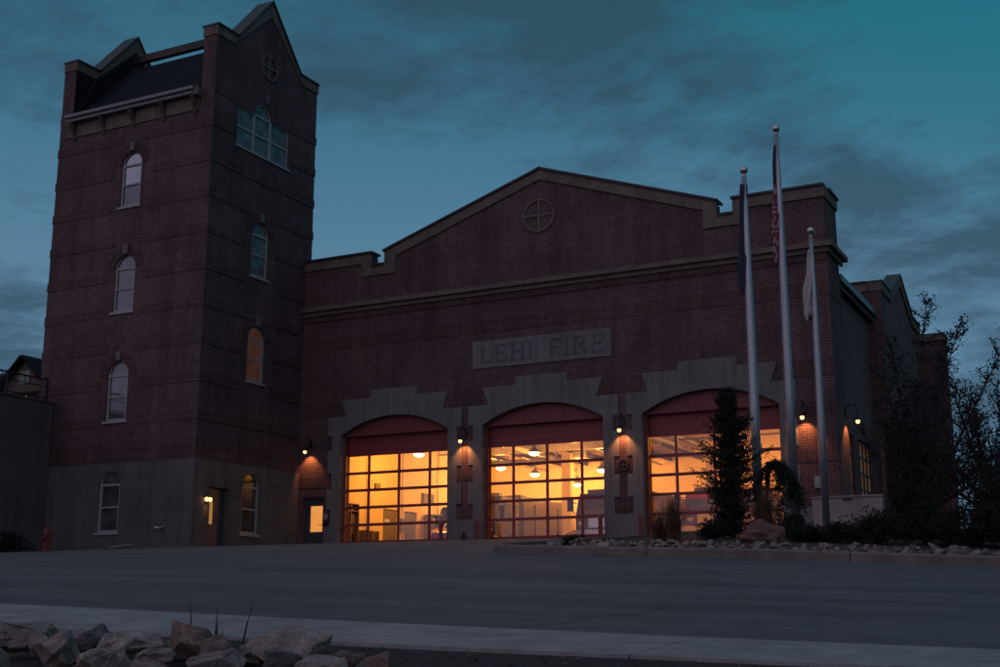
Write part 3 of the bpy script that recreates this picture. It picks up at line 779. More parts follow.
def rack(x, y, L, label):
    t = empty('gear_rack', (x, y, .02), label, 'gear rack', 'gear racks along the bay walls')
    m = MB()
    for q in frange(0, L, .6): m.box((x - .25, y + q - .02, .02), (x + .25, y + q + .02, 2.05))
    for z in (.3, 1.75, 2.05): m.box((x - .25, y, z), (x + .25, y + L, z + .03))
    m.build('frame', grey_door, t)
    rnd = random.Random(int(L * 10)); k = 0
    for q in frange(0, L, .6)[:-1]:
        if rnd.random() < .85:
            MB().plate(side(x - .1), [(y + q + .12, .75), (y + q + .08, 1.5), (y + q + .22, 1.68), (y + q + .38, 1.68), (y + q + .52, 1.5), (y + q + .48, .75)], [], .0, .26).build('coat', (timber, truck_dark, seat_m)[k % 3], t, bevel=.04)
            MB().lathe((x, y + q + .3, 1.79), [(.16, 0), (.15, .04), (.11, .12), (.04, .17)], 12).build('helmet', (truck_red, truck_white, seat_m)[k % 3], t)
        k += 1
rack(-30.9, 52.6, 3.6, 'rack of coats and helmets along the left bay wall beyond the two inner doors')
rack(-30.9, 45.0, 1.2, 'short coat rack near the left front corner of the bay')
m = MB()
m.box((-31.19, 50.4, 1.2), (-31.05, 50.7, 1.75)); m.box((-31.19, 48.2, 2.9), (-31.1, 48.6, 3.2)); m.box((-31.19, 52.4, 2.6), (-31.08, 53.4, 3.1))
m.build('wall_panel', grey_door, ST)
m = MB()
for q in (47.6, 50.55, 53.9, 56.2): m.tube([(-31.12, q, .1), (-31.12, q, 6.1)], .035, 6)
m.build('conduit', duct_m, ST)
# tool cabinet and chair-height bench against the left bay wall
t = empty('tool_cabinet', (-30.85, 47.2, .02), 'low dark tool cabinet against the bay wall behind the left garage door', 'cabinet')
MB().box((-31.15, 46.7, .06), (-30.55, 47.7, 1.0)).build('carcass', grey_door, t, bevel=.02)
m = MB()
for k in range(4): m.box((-30.548, 46.74, .1 + k * .22), (-30.53, 47.66, .29 + k * .22))
m.build('drawer', truck_dark, t)

# ------------------------------------------------------------------ TOWER
TX0, TX1, TY0, TY1 = -39.97, -31.62, 36.55, 43.45
TW = empty('tower', ((TX0 + TX1) / 2, 40, 0), 'tall square brick tower with pointed gables and arched windows at the left', 'tower')
tF = front(TY0); tS = side(TX1)
wf = [(-35.75, .47, 2.3), (-35.75, 4.80, 6.62), (-35.75, 9.2, 11.0), (-35.75, 13.62, 15.4)]
HW = .54
zt = 17.72
holes = [arched(c, HW, z0, zs, HW) for c, z0, zs in wf]
MB().plate(tF, rect(TX0 + .661, 3.16, TX1 - .661, zt), holes[1:], -.4, 0).build('front_wall', brick, TW)
MB().plate(lambda u, v, w: (u, TY0 - w, v), rect(TX0, -.6, TX1 - .501, 3.15), [holes[0]], -.4, .05).build('front_base', base_stone, TW)
yc = 39.95; YW = 39.87
gw = [(TY0, 3.16), (TY1, 3.16), (TY1, 20.6), (42.05, 20.6), (yc, 23.05), (37.85, 20.6), (TY0, 20.6)]
ws = [(YW, .47, 2.3), (YW, 6.53, 8.25), (YW, 10.88, 12.66)]
sh = [arched(c, HW, z0, zs, HW) for c, z0, zs in ws]
# triple window hole
bw = (38.05, 41.52, 16.08, 17.8); bo = [(bw[0], bw[2])] + [(bw[0], bw[3]), (39.18, bw[3])] + arc_pts(39.73, .55, 17.85, .55, 16) + [(40.28, bw[3]), (bw[1], bw[3]), (bw[1], bw[2])]
MB().plate(tS, gw, sh[1:] + [bo], -.66, -.0).build('gable_wall', brick, TW)
sd = rect(37.44, -.0, 38.56, 2.13)
MB().plate(side(TX1), [(TY0 - .05, -.6), (37.44, -.6), (37.44, 2.13), (38.56, 2.13), (38.56, -.6), (43.0, -.6), (43.0, 3.15), (TY0 - .05, 3.15)], [sh[0]], -.5, .05).build('side_base', base_stone, TW)
# left gable wall and rear wall
lg = [(TY0, 3.16), (TY1, 3.16), (TY1, 20.6), (42.05, 20.6), (yc, 23.05), (37.85, 20.6), (TY0, 20.6)]
MB().plate(side(TX0 + .66), lg, [], -.66, 0).build('left_gable_wall', brick, TW)
MB().box((TX0 + .67, TY1 - .4, 3.16), (TX1 - .67, TY1, 19.5)).build('rear_wall', brick, TW)
# gable copings
def gab(X, s0, s1, nm):
    cpp = [(TY0 - .03, 20.68), (37.82, 20.68), (yc, 23.17), (42.08, 20.68), (TY1 + .03, 20.68), (TY1 + .03, 20.28), (42.3, 20.28), (yc, 22.5), (37.6, 20.28), (TY0 - .03, 20.28)]
    m = MB().plate(side(X), cpp, [], -.70, .05)
    m.build('gable_coping', coping_m, TW)
    m = MB(); cap_segments(m, side(X), [((TY0, 20.685), (37.82, 20.685)), ((37.82, 20.69), (yc, 23.18)), ((yc, 23.18), (42.08, 20.69)), ((42.08, 20.685), (TY1, 20.685))], -.76, .11, .07, .05)
    m.build('gable_cap', coping_cap_m, TW)
gab(TX1, 0, 0, 'a'); gab(TX0 + .66 + .02, 0, 0, 'b')
# roof slope between the gables, ridge beam
rf = MB(); rf.add([(TX0 + .68, TY0 + .05, 18.1), (TX1 - .68, TY0 + .05, 18.1), (TX1 - .68, 39.7, 21.5), (TX0 + .68, 39.7, 21.5), (TX0 + .68, TY0 + .05, 17.9), (TX1 - .68, TY0 + .05, 17.9), (TX1 - .68, 39.7, 21.2), (TX0 + .68, 39.7, 21.2)],
       [(0, 1, 2, 3), (7, 6, 5, 4), (0, 4, 5, 1), (1, 5, 6, 2), (2, 6, 7, 3), (3, 7, 4, 0)])
rf.build('roof', roof_m, TW)
MB().box((TX0 + .67, 39.85, 21.9), (TX1 - .67, 40.1, 22.24)).build('ridge_beam', coping_cap_m, TW)
MB().plate(side(TX0 + .662), [(TY0 + .1, 18.1), (37.7, 20.2), (yc, 22.4), (40.2, 22.2), (39.6, 21.3)], [], .001, .02).build('parapet_flashing', roof_m, TW)
MB().plate(side(TX0 + .662), [(TY0 + .04, 18.1), (TY0 + .04, 20.2), (37.6, 20.2), (37.5, 19.95)], [], .001, .02).build('parapet_flashing', roof_m, TW)
# eave: gutter, board, brackets
m = MB().box((TX0 + .62, TY0 - .42, 17.92), (TX1 - .78, TY0 - .06, 18.06)); m.box((TX0 + .66, TY0 - .32, 17.76), (TX1 - .82, TY0 - .06, 17.915)); m.build('gutter', gutter_m, TW)
MB().box((TX0 + .35, TY0 - .055, 17.15), (TX1 - .75, TY0 - .004, 17.9)).build('frieze_board', coping_m, TW)
MB().box((TX1 - .80, TY0 - .30, 17.70), (TX1 - .62, TY0 - .003, 18.06)).build('eave_return', coping_m, TW)
for k in range(5):
    u = TX0 + .9 + k * 1.64
    MB().plate(side(u), [(TY0 - .06, 17.75), (TY0 - .38, 17.75), (TY0 - .30, 17.6), (TY0 - .12, 17.3), (TY0 - .06, 17.0)], [], -.09, .09).build('bracket', timber, TW)
# soldier belts
m = MB()
for k in range(11):
    z1 = 18.2 - 1.47 * k; z0 = z1 - .36
    if z0 < 3.3: continue
    def spans(a, b, obst):
        iv = [(a, b)]
        for (c, zz0, zs) in obst:
            lo, hi = c - HW - .09, c + HW + .09
            if zs > z0 - .01:
                lo, hi = c - HW - .42, c + HW + .42
            if z1 > zz0 - .1 and z0 < zs + HW + .5:
                iv = [q for (p, r_) in iv for q in ((p, min(r_, lo)), (max(p, hi), r_)) if q[1] - q[0] > .05]
        return iv
    if z1 < 17.1:
        for a, b in spans(TX0 - .03, TX1 + .03, wf): m.plate(tF, rect(a, z0, b, z1), [], .001, .02)
    obs = list(ws)
    if z1 > 15.9 and z0 < 18.5: sp_ = [(TY0 + .001, 37.95), (41.62, TY1 + .03)]
    else: sp_ = spans(TY0 + .001, TY1 + .03, obs)
    for a, b in sp_: m.plate(tS, rect(a, z0, b, z1), [], .001, .03)
    m.plate(side(TX0), rect(TY0 + .001, z0, TY1, z1), [], -.03, -.001)
m.plate(tF, rect(TX0, 3.165, TX1, 3.9), [], .001, .012); m.plate(tS, rect(TY0 + .001, 3.165, 42.99, 3.9), [], .001, .012)
m.build('soldier_belt', soldier, TW)
emblem(TW, tS, yc, 20.15, .58, coping_m, .09)
MB().plate(tS, [(yc - .1, 18.5), (yc + .02, 18.5), (yc + .06, 18.86), (yc - .14, 18.86)], [], .0, .07).build('keystone', limestone, TW)
pd = pane_dark; ps = pane_sky; pside = pane_side
gl_f = [[pd] * 3, [pd] * 3, [pd] * 3, [ps, ps, pd]]
for (c, z0, zs), g in zip(wf, gl_f): sash_window(TW, tF if z0 > 3 else (lambda u, v, w: (u, TY0 - .05 - w, v)), c, z0, zs, HW, g, ring=z0 > 3, key=z0 > 3)
gl_s = [[pane_matt] * 3, [lit_dim] * 3, [pside, pside, pside]]
for (c, z0, zs), g in zip(ws, gl_s): sash_window(TW, tS if z0 > 3 else side(TX1 + .05), c, z0, zs, HW, g, ring=z0 > 3, key=z0 > 3)
# big triple window
t_ = .07
hl = []
for a, b in ((bw[0] + t_, 39.12), (39.26, 40.20), (40.34, bw[1] - t_)):
    hl += [rect(a, bw[2] + t_, b, 16.90), rect(a, 16.98, b, bw[3] - .06)]
hl.append(arched(39.73, .48, bw[3] + .04, 17.86, .46))
w = MB().plate(tS, bo, hl, -.14, -.06).build('window', white_frame, TW)
for q in hl: MB().plate(tS, q, [], -.125, -.115).build('pane', pane_side, w)
MB().plate(tS, rect(bw[0] - .06, bw[2] - .09, bw[1] + .06, bw[2] - .003), [], -.1, .06).build('sill', white_frame, w)
# tower side door
D = empty('side_door', (TX1, 38, 0), None, None); D.parent = TW; D.location = Vector((TX1, 38, 0)) - Vector(TW.location)
fr = side(TX1 - .22)
MB().plate(fr, rect(37.44, -.3, 38.56, 2.13), [rect(37.60, .75, 37.92, 1.6)], 0, .05).build('door_leaf', dark_door, D)
MB().plate(fr, rect(37.60, .75, 37.92, 1.6), [], .01, .02).build('pane', streak_pane, D)  # glowing strip standing in for the lantern's light streak on the door
MB().tube([(TX1 - .17, 38.4, 1.), (TX1 - .1, 38.4, 1.), (TX1 - .1, 38.25, 1.)], .015, 6).build('handle', chrome, D)
# tower left: low neighbouring terrace block with railing
TB = empty('terrace_wall', (-43, 31, 0), 'plain grey concrete terrace block with a dark railing at the left edge', 'terrace')
MB().box((-52, 24, -1.2), (-39.05, 36.48, 5.72)).build('wall_block', concrete, TB)
MB().box((-52, 23.95, 5.725), (-39.0, 36.48, 5.8)).build('wall_cap', concrete, TB)
m = MB(); y = 24.1
while y < 36.1: m.box((-39.14, y, 5.8), (-39.12, y + .02, 6.62)); y += .13
m.box((-39.16, 24.1, 6.62), (-39.1, 36.15, 6.68)); m.box((-39.15, 24.1, 5.88), (-39.11, 36.15, 5.92)); m.box((-39.15, 24.1, 6.35), (-39.11, 36.15, 6.38))
for y in frange(24.1, 36.1, 2.0): m.box((-39.17, y, 5.8), (-39.09, y + .07, 6.72))
m.build('railing', rail_m, TB)

# neighbouring house behind the railing
HB = empty('house', (-76, 66, 0), 'dark gabled house beyond the railing at the far left', 'house')
MB().box((-92, 63, -.5), (-68.6, 74, 12.6)).build('wall', house_wall_m, HB)
m = MB()
m.plate(front(62.3), [(-71.9, 12.7), (-69.6, 14.95), (-67.7, 13.1), (-67.7, 12.6), (-71.9, 12.6)], [], -11.5, 0).build('gable', house_wall_m, HB)
m = MB()
for (a, b) in (((-72.2, 12.6), (-69.6, 15.05)), ((-69.6, 15.05), (-67.3, 12.85))):
    d = Vector((b[0] - a[0], b[1] - a[1])).normalized(); n = Vector((-d.y, d.x)); n = n if n.y > 0 else -n
    m.plate(front(62.0), [a, b, (b[0] + n.x * .16, b[1] + n.y * .16), (a[0] + n.x * .16, a[1] + n.y * .16)], [], -12, .3)
m.add([(-92, 62.4, 12.5), (-71.0, 62.4, 12.5), (-70.5, 67, 15.35), (-92, 67, 15.35), (-92, 74.5, 12.5), (-69, 74.5, 12.5)], [(0, 1, 2, 3), (3, 2, 5, 4)])
m.build('roof', roof_m, HB)
w = MB().plate(front(62.3), rect(-70.2, 13.2, -69.2, 14.1), [rect(-70.12, 13.28, -69.75, 14.02), rect(-69.65, 13.28, -69.28, 14.02)], .002, .06).build('window', white_frame, HB)
MB().plate(front(62.3), rect(-70.15, 13.25, -69.25, 14.05), [], .012, .02).build('pane', pane_dark, w)
for u in (-70.4, -69.3, -71.3): MB().lathe((u, 62.2, 12.15 + .1 * (u + 70)), [(.03, -.06), (.08, 0), (.03, .06)], 8).build('porch_light', lit_tiny, HB)

# ------------------------------------------------------------------ wall lamps
def wall_lamp(x, y, z, label, axis='Y', e=62):
    t = empty('wall_lamp', (x, y, z), label, 'wall lamp', 'gooseneck lamps on the facade')
    d = Vector((0, -1, 0)) if axis == 'Y' else Vector((1, 0, 0)); p = Vector((x, y, z))
    hd = p + d * .42
    MB().tube([p + Vector((0, 0, .35)), p + d * .15 + Vector((0, 0, .62)), p + d * .36 + Vector((0, 0, .6)), hd + Vector((0, 0, .3))], .022, 8).build('arm', black_metal, t, smooth=True)
    MB().box(tuple(p + Vector((-.07, -.07, .2)) + d * .0), tuple(p + Vector((.07, .07, .5)))).build('wall_plate', black_metal, t)
    MB().lathe(tuple(hd), [(.03, .26), (.05, .22), (.07, .12), (.13, .05), (.14, .03), (.12, .04), (.06, .11)], 18).build('lamp_shade', black_metal, t, smooth=False)
    MB().lathe(tuple(hd), [(.02, .08), (.06, .05), (.075, .0), (.06, -.05), (.02, -.075)], 14).build('bulb', bulb_out, t, smooth=True)
    l = bpy.data.lights.new('spot', 'SPOT'); l.energy = e; l.color = (1, .34, .10); l.spot_size = R(105); l.spot_blend = .5; l.shadow_soft_size = .04
    lo = bpy.data.objects.new('light', l); COL.objects.link(lo); lo.parent = t; lo.location = d * .30 + Vector((0, 0, -.12))
    v = (-d * .75 + Vector((0, 0, -1))); lo.rotation_euler = v.to_track_quat('-Z', 'Y').to_euler()
wall_lamp(-31.0, FY - .004, 3.98, 'lit wall lamp above the small entry door next to the tower')
wall_lamp(-23.63, FY - .024, 3.98, 'lit wall lamp on the pier between the left and middle garage doors')
wall_lamp(-17.0, FY - .024, 3.98, 'lit wall lamp on the pier between the middle and right garage doors')
wall_lamp(-10.3, FY - .024, 3.98, 'lit wall lamp on the brick at the front right corner')
wall_lamp(XR + .0, 44.5, 4.0, 'lit wall lamp round the corner on the side wall, behind the third flagpole', 'X')
# lantern beside tower door
t = empty('door_lantern', (TX1 + .05, 37.2, 1.55), 'small bright lantern left of the recessed door in the tower base', 'wall lamp')
lx, ly, lz = TX1 + .17, 37.22, 1.62
m = MB().box((TX1 + .052, ly - .06, lz - .12), (TX1 + .09, ly + .06, lz + .14)); m.box((TX1 + .09, ly - .015, lz + .1), (lx + .02, ly + .015, lz + .13)); m.box((lx - .09, ly - .17, lz + .08), (lx + .09, ly + .17, lz + .12)); m.build('bracket', black_metal, t)
for s_ in (-.1, .1): MB().lathe((lx, ly + s_, lz), [(.03, -.07), (.07, -.03), (.07, .04), (.04, .078)], 12).build('bulb', bulb_out, t)
l = bpy.data.lights.new('lantern', 'SPOT'); l.energy = 5; l.color = (1, .42, .13); l.spot_size = R(70); l.spot_blend = .6; l.shadow_soft_size = .05
lo = bpy.data.objects.new('light', l); COL.objects.link(lo); lo.parent = t; lo.location = (.16, .02, 0.0); lo.rotation_euler = Vector((-.25, .05, -1)).to_track_quat('-Z', 'Y').to_euler()

# ------------------------------------------------------------------ small things by the building
def hydrant(x, y):
    z = gz(x, y); t = empty('fire_hydrant', (x, y, z), 'red fire hydrant standing by the grey terrace wall', 'hydrant')
    MB().lathe((x, y, z), [(.17, 0), (.17, .05), (.12, .07), (.12, .52), (.16, .53), (.16, .58), (.13, .6), (.12, .68), (.08, .76), (.035, .79), (.035, .86)], 18).build('barrel', hyd_red, t)
    for s_ in (-1, 1): MB().lathe((x + s_ * .16, y, z + .45), [(.06, -.06), (.06, .05), (.04, .06)] if s_ > 0 else [(.04, -.06), (.06, -.05), (.06, .06)], 12, 'X').build('outlet', hyd_red, t)
    MB().lathe((x, y - .16, z + .4), [(.05, -.06), (.08, -.05), (.08, .06)], 12, 'Y').build('outlet', hyd_red, t)
hydrant(-33.05, 31.0)
t = empty('hose_connection', (-33.0, TY0 - .05, .6), 'small chrome hose connection on the tower base wall', 'hose connection')
MB().lathe((-33.0, TY0 - .08, .6), [(.12, -.03), (.12, .03)], 16, 'Y').build('flange', chrome, t)
for s_ in (-1, 1): MB().tube([(-33.0, TY0 - .1, .6), (-33.0 + s_ * .14, TY0 - .3, .56)], .055, 10).build('outlet', chrome, t)
tag(MB().tube([(-34.8, 35.8, gz(-34.8, 35.8) + .06), (-33.6, 35.6, gz(-33.6, 35.6) + .14)], .05, 6).build('timber_post', simple('weathered_wood', (.26, .2, .16)), None), 'pale length of timber lying on the ground before the tower', 'timber')
# red bollards
for x, lab in ((-22.88, 'red bollard left of the middle garage door'), (-16.25, 'red bollard left of the right garage door'), (-17.8, 'red bollard right of the middle garage door'), (-24.45, 'red bollard right of the left garage door')):
    t = empty('bollard', (x, 42.55, 0), lab, 'bollard', 'red bollards by the garage doors')
    MB().lathe((x, 42.55, -.03), [(.08, 0), (.08, .88), (.06, .93), (.02, .95)], 14).build('post', red_trim, t)
    MB().lathe((x, 42.55, -.03), [(.11, 0), (.11, .03)], 14).build('base_plate', black_metal, t)
# low stucco wall in front of the right corner
LWY = 38.2
t = empty('low_wall', (-8.1, LWY, gz(-8, LWY)), 'plain pale low stucco wall in front of the right corner of the hall', 'wall')
MB().box((-9.08, LWY, -.8), (-7.02, LWY + .3, .83)).build('wall_panel', lowwall_m, t, bevel=.01)
MB().box((-9.12, LWY - .04, .832), (-6.98, LWY + .34, .88)).build('wall_cap', lowwall_m, t)
MB().box((-8.15, LWY - .03, .74), (-7.9, LWY - .002, .80)).build('vent_slot', black_metal, t)

# ------------------------------------------------------------------ flagpoles and flags
def flagpole(x, y, h, r, label):
    z = iz(x, y) - .05
    t = empty('flagpole', (x, y, z), label, 'flagpole', 'flagpoles in the planting bed')
    H = h - z
    MB().lathe((x, y, z), [(r, 0), (r, H * .35), (r * .92, H * .55), (r * .72, H * .8), (r * .5, H)], 20).build('pole', alu, t, smooth=True)
    MB().lathe((x, y, z), [(r * 2., 0), (r * 2., .05), (r * 1.4, .1), (r * 1.02, .16)], 20).build('collar', alu, t)
    MB().lathe((x, y, z + H), [(.03, 0), (.06, .02), (.06, .06), (.02, .07), (.02, .12)], 14).build('truck', alu, t)
    n = 12; R0 = .11
    MB().lathe((x, y, z + H + .21), [(max(.004, R0 * math.sin(math.pi * i / n)), -R0 * math.cos(math.pi * i / n)) for i in range(n + 1)], 20).build('ball_finial', gold, t, smooth=True)
    MB().tube([(x - r * 1.1 - .02, y - .03, z + 1.2), (x - r * .8 - .02, y - .03, z + H * .6), (x - r * .6, y - .03, z + H)], .006, 4).build('halyard', box_m, t)
    return t
P1 = (-8.98, 32.0); P2 = (-8.42, 33.5); P3 = (-7.95, 35.0)
flagpole(*P1, 9.05, .12, 'left flagpole, behind the red boulder, with the navy flag')
flagpole(*P2, 10.68, .115, 'tallest flagpole, in the middle, with the red and white striped flag')
flagpole(*P3, 8.0, .10, 'right flagpole, shortest, with the white flag')
def drape(name, x, y, ztop, zbot, w0, w1, mat, label, seed, dx=-.1, folds=5):
    rnd = random.Random(seed); m = MB(); nz, nt_ = 34, 40
    vs = []
    for j in range(nz + 1):
        s = j / nz; z = ztop + (zbot - ztop) * s
        w = w0 + (w1 - w0) * (s ** .7); w *= 1 + .18 * math.sin(s * 9 + seed)
        if s > .93: w *= 1 - (s - .93) * 6
        cx = x + dx * (.25 + .75 * s) + .02 * math.sin(s * 11 + seed)
        for k in range(nt_):
            a = 2 * math.pi * k / nt_
            rr = 1 + .42 * math.sin(a * folds + s * 5 + seed) + .15 * math.sin(a * 2 + s * 13)
            vs.append((cx + w * .5 * rr * math.cos(a), y - .02 + w * .36 * rr * math.sin(a), z + (.12 * math.sin(a * 2 + seed) if s > .85 else 0)))
    fs = [(j * nt_ + k, j * nt_ + (k + 1) % nt_, (j + 1) * nt_ + (k + 1) % nt_, (j + 1) * nt_ + k) for j in range(nz) for k in range(nt_)]
    fs += [tuple(range(nt_ - 1, -1, -1)), tuple(nz * nt_ + k for k in range(nt_))]
    m.add(vs, fs); o = m.build(name, mat, None, smooth=True, loc=(x, y, ztop)); return tag(o, label, 'flag', 'flags hanging limp on their poles')
drape('flag', P1[0], P1[1], 8.85, 5.9, .12, .19, flag_blue, 'navy blue flag hanging limp against the left flagpole', 1, -.17)
drape('flag', P2[0], P2[1], 10.4, 7.0, .08, .19, flag_us, 'red and white striped flag hanging limp against the tallest flagpole', 2, -.15)
drape('flag', P3[0], P3[1], 7.65, 5.65, .07, .26, flag_white, 'white flag hanging limp against the shortest flagpole', 3, -.19, 4)

# ------------------------------------------------------------------ rocks
def rock_mesh(name, seed, mat, sx=1, sy=1, sz=.7, n=16, rough=.085):
    rnd = random.Random(seed); bm = bmesh.new()
    for i in range(n):
        v = Vector((rnd.gauss(0, 1), rnd.gauss(0, 1), rnd.gauss(0, 1))).normalized() * rnd.uniform(.8, 1.05)
        bm.verts.new((v.x * sx * .5, v.y * sy * .5, v.z * sz * .5))
    r_ = bmesh.ops.convex_hull(bm, input=bm.verts)
    bmesh.ops.delete(bm, geom=[g for g in set(r_['geom_interior'] + r_['geom_unused']) if isinstance(g, bmesh.types.BMVert)], context='VERTS')
    bmesh.ops.bevel(bm, geom=bm.edges[:], offset=.05, segments=2, affect='EDGES', profile=.6, clamp_overlap=True)
    bmesh.ops.triangulate(bm, faces=bm.faces[:])
    bmesh.ops.subdivide_edges(bm, edges=[e for e in bm.edges if e.calc_length() > .14], cuts=1, use_grid_fill=True)
    bmesh.ops.triangulate(bm, faces=bm.faces[:])
    for v in bm.verts:
        nn = noise.noise(v.co * 3.5 + Vector((seed * 7.3, 0, 0))) * .6 + noise.noise(v.co * 9 + Vector((0, seed * 3.1, 0))) * .4
        v.co += v.co.normalized() * nn * rough * 2
    bmesh.ops.recalc_face_normals(bm, faces=bm.faces)
    me = bpy.data.meshes.new(name); bm.to_mesh(me); bm.free(); me.materials.append(mat); return me
def put(me, name, loc, sc, rz, label, cat, group, tilt=0):
    o = bpy.data.objects.new(name, me); COL.objects.link(o); o.location = loc
    o.scale = sc if isinstance(sc, tuple) else (sc, sc, sc); o.rotation_euler = (tilt, tilt * .6, rz); return tag(o, label, cat, group)
tan = [rock_mesh('rock', 10 + i, rock_tan, 1, .8, .65, 14 + i) for i in range(4)]
red = [rock_mesh('rock', 30 + i, rock_red, 1, .8, .7, 13 + i) for i in range(3)]
gry = [rock_mesh('rock', 50 + i, rock_grey, 1, .85, .6, 13 + i) for i in range(2)]
# foreground rocks: x, y, size, mesh, label
FR = [(-4.84, 6.55, .60, tan[0], 'large tan rock with the highest top in the foreground pile', .09),
      (-4.62, 6.2, .46, gry[1], 'dark blue grey rock below the highest tan rock', .02),
      (-5.62, 6.5, .50, red[0], 'rusty red orange rock with yucca blades rising behind it', .05),
      (-5.15, 6.3, .44, red[1], 'dull red rock left of the highest tan rock', .06),
      (-6.05, 6.45, .52, tan[1], 'wide tan rock left of the rusty red rock', .04),
      (-6.58, 6.65, .42, gry[0], 'dark grey speckled rock near the left edge, between tan rocks', .05),
      (-7.10, 6.55, .56, tan[2], 'brown tan rock cut off by the left edge of the picture', .06),
      (-6.38, 6.15, .44, tan[3], 'pale wedge rock in front of the dark grey speckled rock', .08),
      (-5.85, 6.0, .42, tan[2], 'low pale rock under the wide tan rock', .04),
      (-5.42, 6.0, .36, tan[0], 'rounded pale rock at the bottom edge under the rusty red rock', .04),
      (-4.32, 6.5, .34, red[2], 'pinkish rock right of the highest tan rock', .03),
      (-4.05, 6.35, .36, red[0], 'reddish brown rock second from the right in the pile', .0),
      (-4.27, 6.1, .44, tan[1], 'flat pale rock at the bottom edge below the pinkish rock', .03),
      (-3.72, 6.25, .22, tan[3], 'small pale stone at the right end of the foreground pile', .01),
      (-3.48, 6.2, .20, tan[0], 'small pale stone on the bare soil near the bottom centre', .01),
      (-4.95, 5.98, .42, tan[3], 'brown rock at the bottom edge between red rocks', .04),
      (-6.85, 6.1, .46, tan[0], 'tan rock in the bottom left corner', .05),
      (-2.55, 6.25, .15, tan[2], 'lone small stone half buried right of the picture centre', -.03),
      (-6.72, 6.35, .3, red[1], 'small brown red rock in front of the rock cut by the left edge', .08),
      (-5.85, 6.72, .30, tan[3], 'small tan rock peeking out behind the wide tan rock', .04),
      (-5.22, 6.68, .32, tan[1], 'low tan rock between the rusty red rock and the highest tan rock', .02),
      (-6.32, 6.75, .28, red[2], 'small pinkish rock behind the pale wedge rock', .02),
      (-4.62, 6.85, .24, tan[2], 'small brown rock close to the sidewalk behind the highest tan rock', .0),
      (-6.92, 6.85, .30, tan[3], 'small tan rock nearest the sidewalk at the left edge', .03),
      (-5.98, 6.95, .26, gry[1], 'small grey rock nearest the sidewalk behind the wide tan rock', .02),
      (-5.45, 6.9, .24, tan[0], 'small pale rock nearest the sidewalk, just behind the yucca blades', .02),
      (-5.62, 6.2, .34, tan[1], 'squat tan rock tucked under the rusty red rock', .05),
      (-5.02, 6.72, .36, tan[3], 'small tan rock leaning on the left of the highest tan rock', .05),
      (-4.48, 6.3, .30, tan[0], 'small tan rock wedged between the highest tan rock and the pinkish rock', .05),
      (-3.95, 6.05, .26, gry[0], 'small grey rock at the bottom edge beside the flat pale rock', .04)]
for i, (x, y, s_, me, lab, dz) in enumerate(FR):
    put(me, 'rock', (x, y, gz(x, y) + s_ * .14 + dz), (s_, s_ * .95, s_ * .92), i * 1.7, lab, 'rock', 'rocks in the foreground bank', .16 * math.sin(i * 2.1))
# small dark gravel in the foreground bank
def scatter(name, pts, mat, seed, smin, smax):
    rnd = random.Random(seed); m = MB()
    for (x, y, z) in pts:
        s_ = rnd.uniform(smin, smax); vs = []
        for k in range(8):
            v = Vector(((k & 1) * 2 - 1, ((k >> 1) & 1) * 2 - 1, ((k >> 2) & 1) * 2 - 1)) * s_ * .5
            vs.append((x + v.x * rnd.uniform(.6, 1.2), y + v.y * rnd.uniform(.6, 1.2), z + v.z * rnd.uniform(.5, .9)))
        m.add(vs, [(0, 2, 3, 1), (4, 5, 7, 6), (0, 1, 5, 4), (1, 3, 7, 5), (3, 2, 6, 7), (2, 0, 4, 6)])
    o = m.build(name, mat, recalc=False); return tag(o, kind='stuff')
rnd = random.Random(5)
pts = []
for i in range(3000):
    x = rnd.uniform(-11, 3); y = rnd.uniform(4.5, 7.55); pts.append((x, y, gz(x, y) + .0))
scatter('bank_gravel', pts, rock_grey, 3, .008, .022)['label'] = 'fine dark gravel and grit between the foreground rocks'
# stones along the kerb of the island
rock_pale = rock_mat('rock_pale', (.13, .11, .10), (.24, .205, .19), (.33, .29, .27))
small = [rock_mesh('stone', 70 + i, rock_pale, 1, .8, .75, 12) for i in range(6)]
rnd = random.Random(11); n = 0; X = -10.6
lab_s = 'pale angular stone in the border strip of stones behind the kerb'
while X < 2.4 and n < 290:
    for k in range(3):
        x = X + rnd.uniform(-.1, .1); y = IY0 + .3 + k * .25 + rnd.uniform(-.1, .1); s_ = rnd.uniform(.09, .24) * (1.15 if rnd.random() < .12 else 1)
        put(small[rnd.randrange(6)], 'border_stone', (x, y, iz(x, y) + s_ * .26 + .03 * k), (s_, s_, s_ * rnd.uniform(.7, 1.1)), rnd.uniform(0, 6), lab_s, 'stone', 'stones in the border behind the kerb', rnd.uniform(-.3, .3)); n += 1
    X += .155
pts = []
for i in range(2600):
    x = rnd.uniform(-11.6, 6); y = rnd.uniform(IY0 + .2, IY0 + 1.6); q = insland(x, y); pts.append((q[0], q[1], iz(*q) + .01))
scatter('border_gravel', pts, gravel_m, 4, .03, .09)['label'] = 'pale gravel between the border stones behind the kerb'
b = rock_mesh('boulder', 91, boulder_m, 1, .85, .8, 22, .05)
put(b, 'boulder', (-7.28, 26.1, iz(-7.28, 26.1) + .16), (1.15, .95, .82), .4, 'large rounded red brown boulder at the foot of the left flagpole', 'boulder', None)

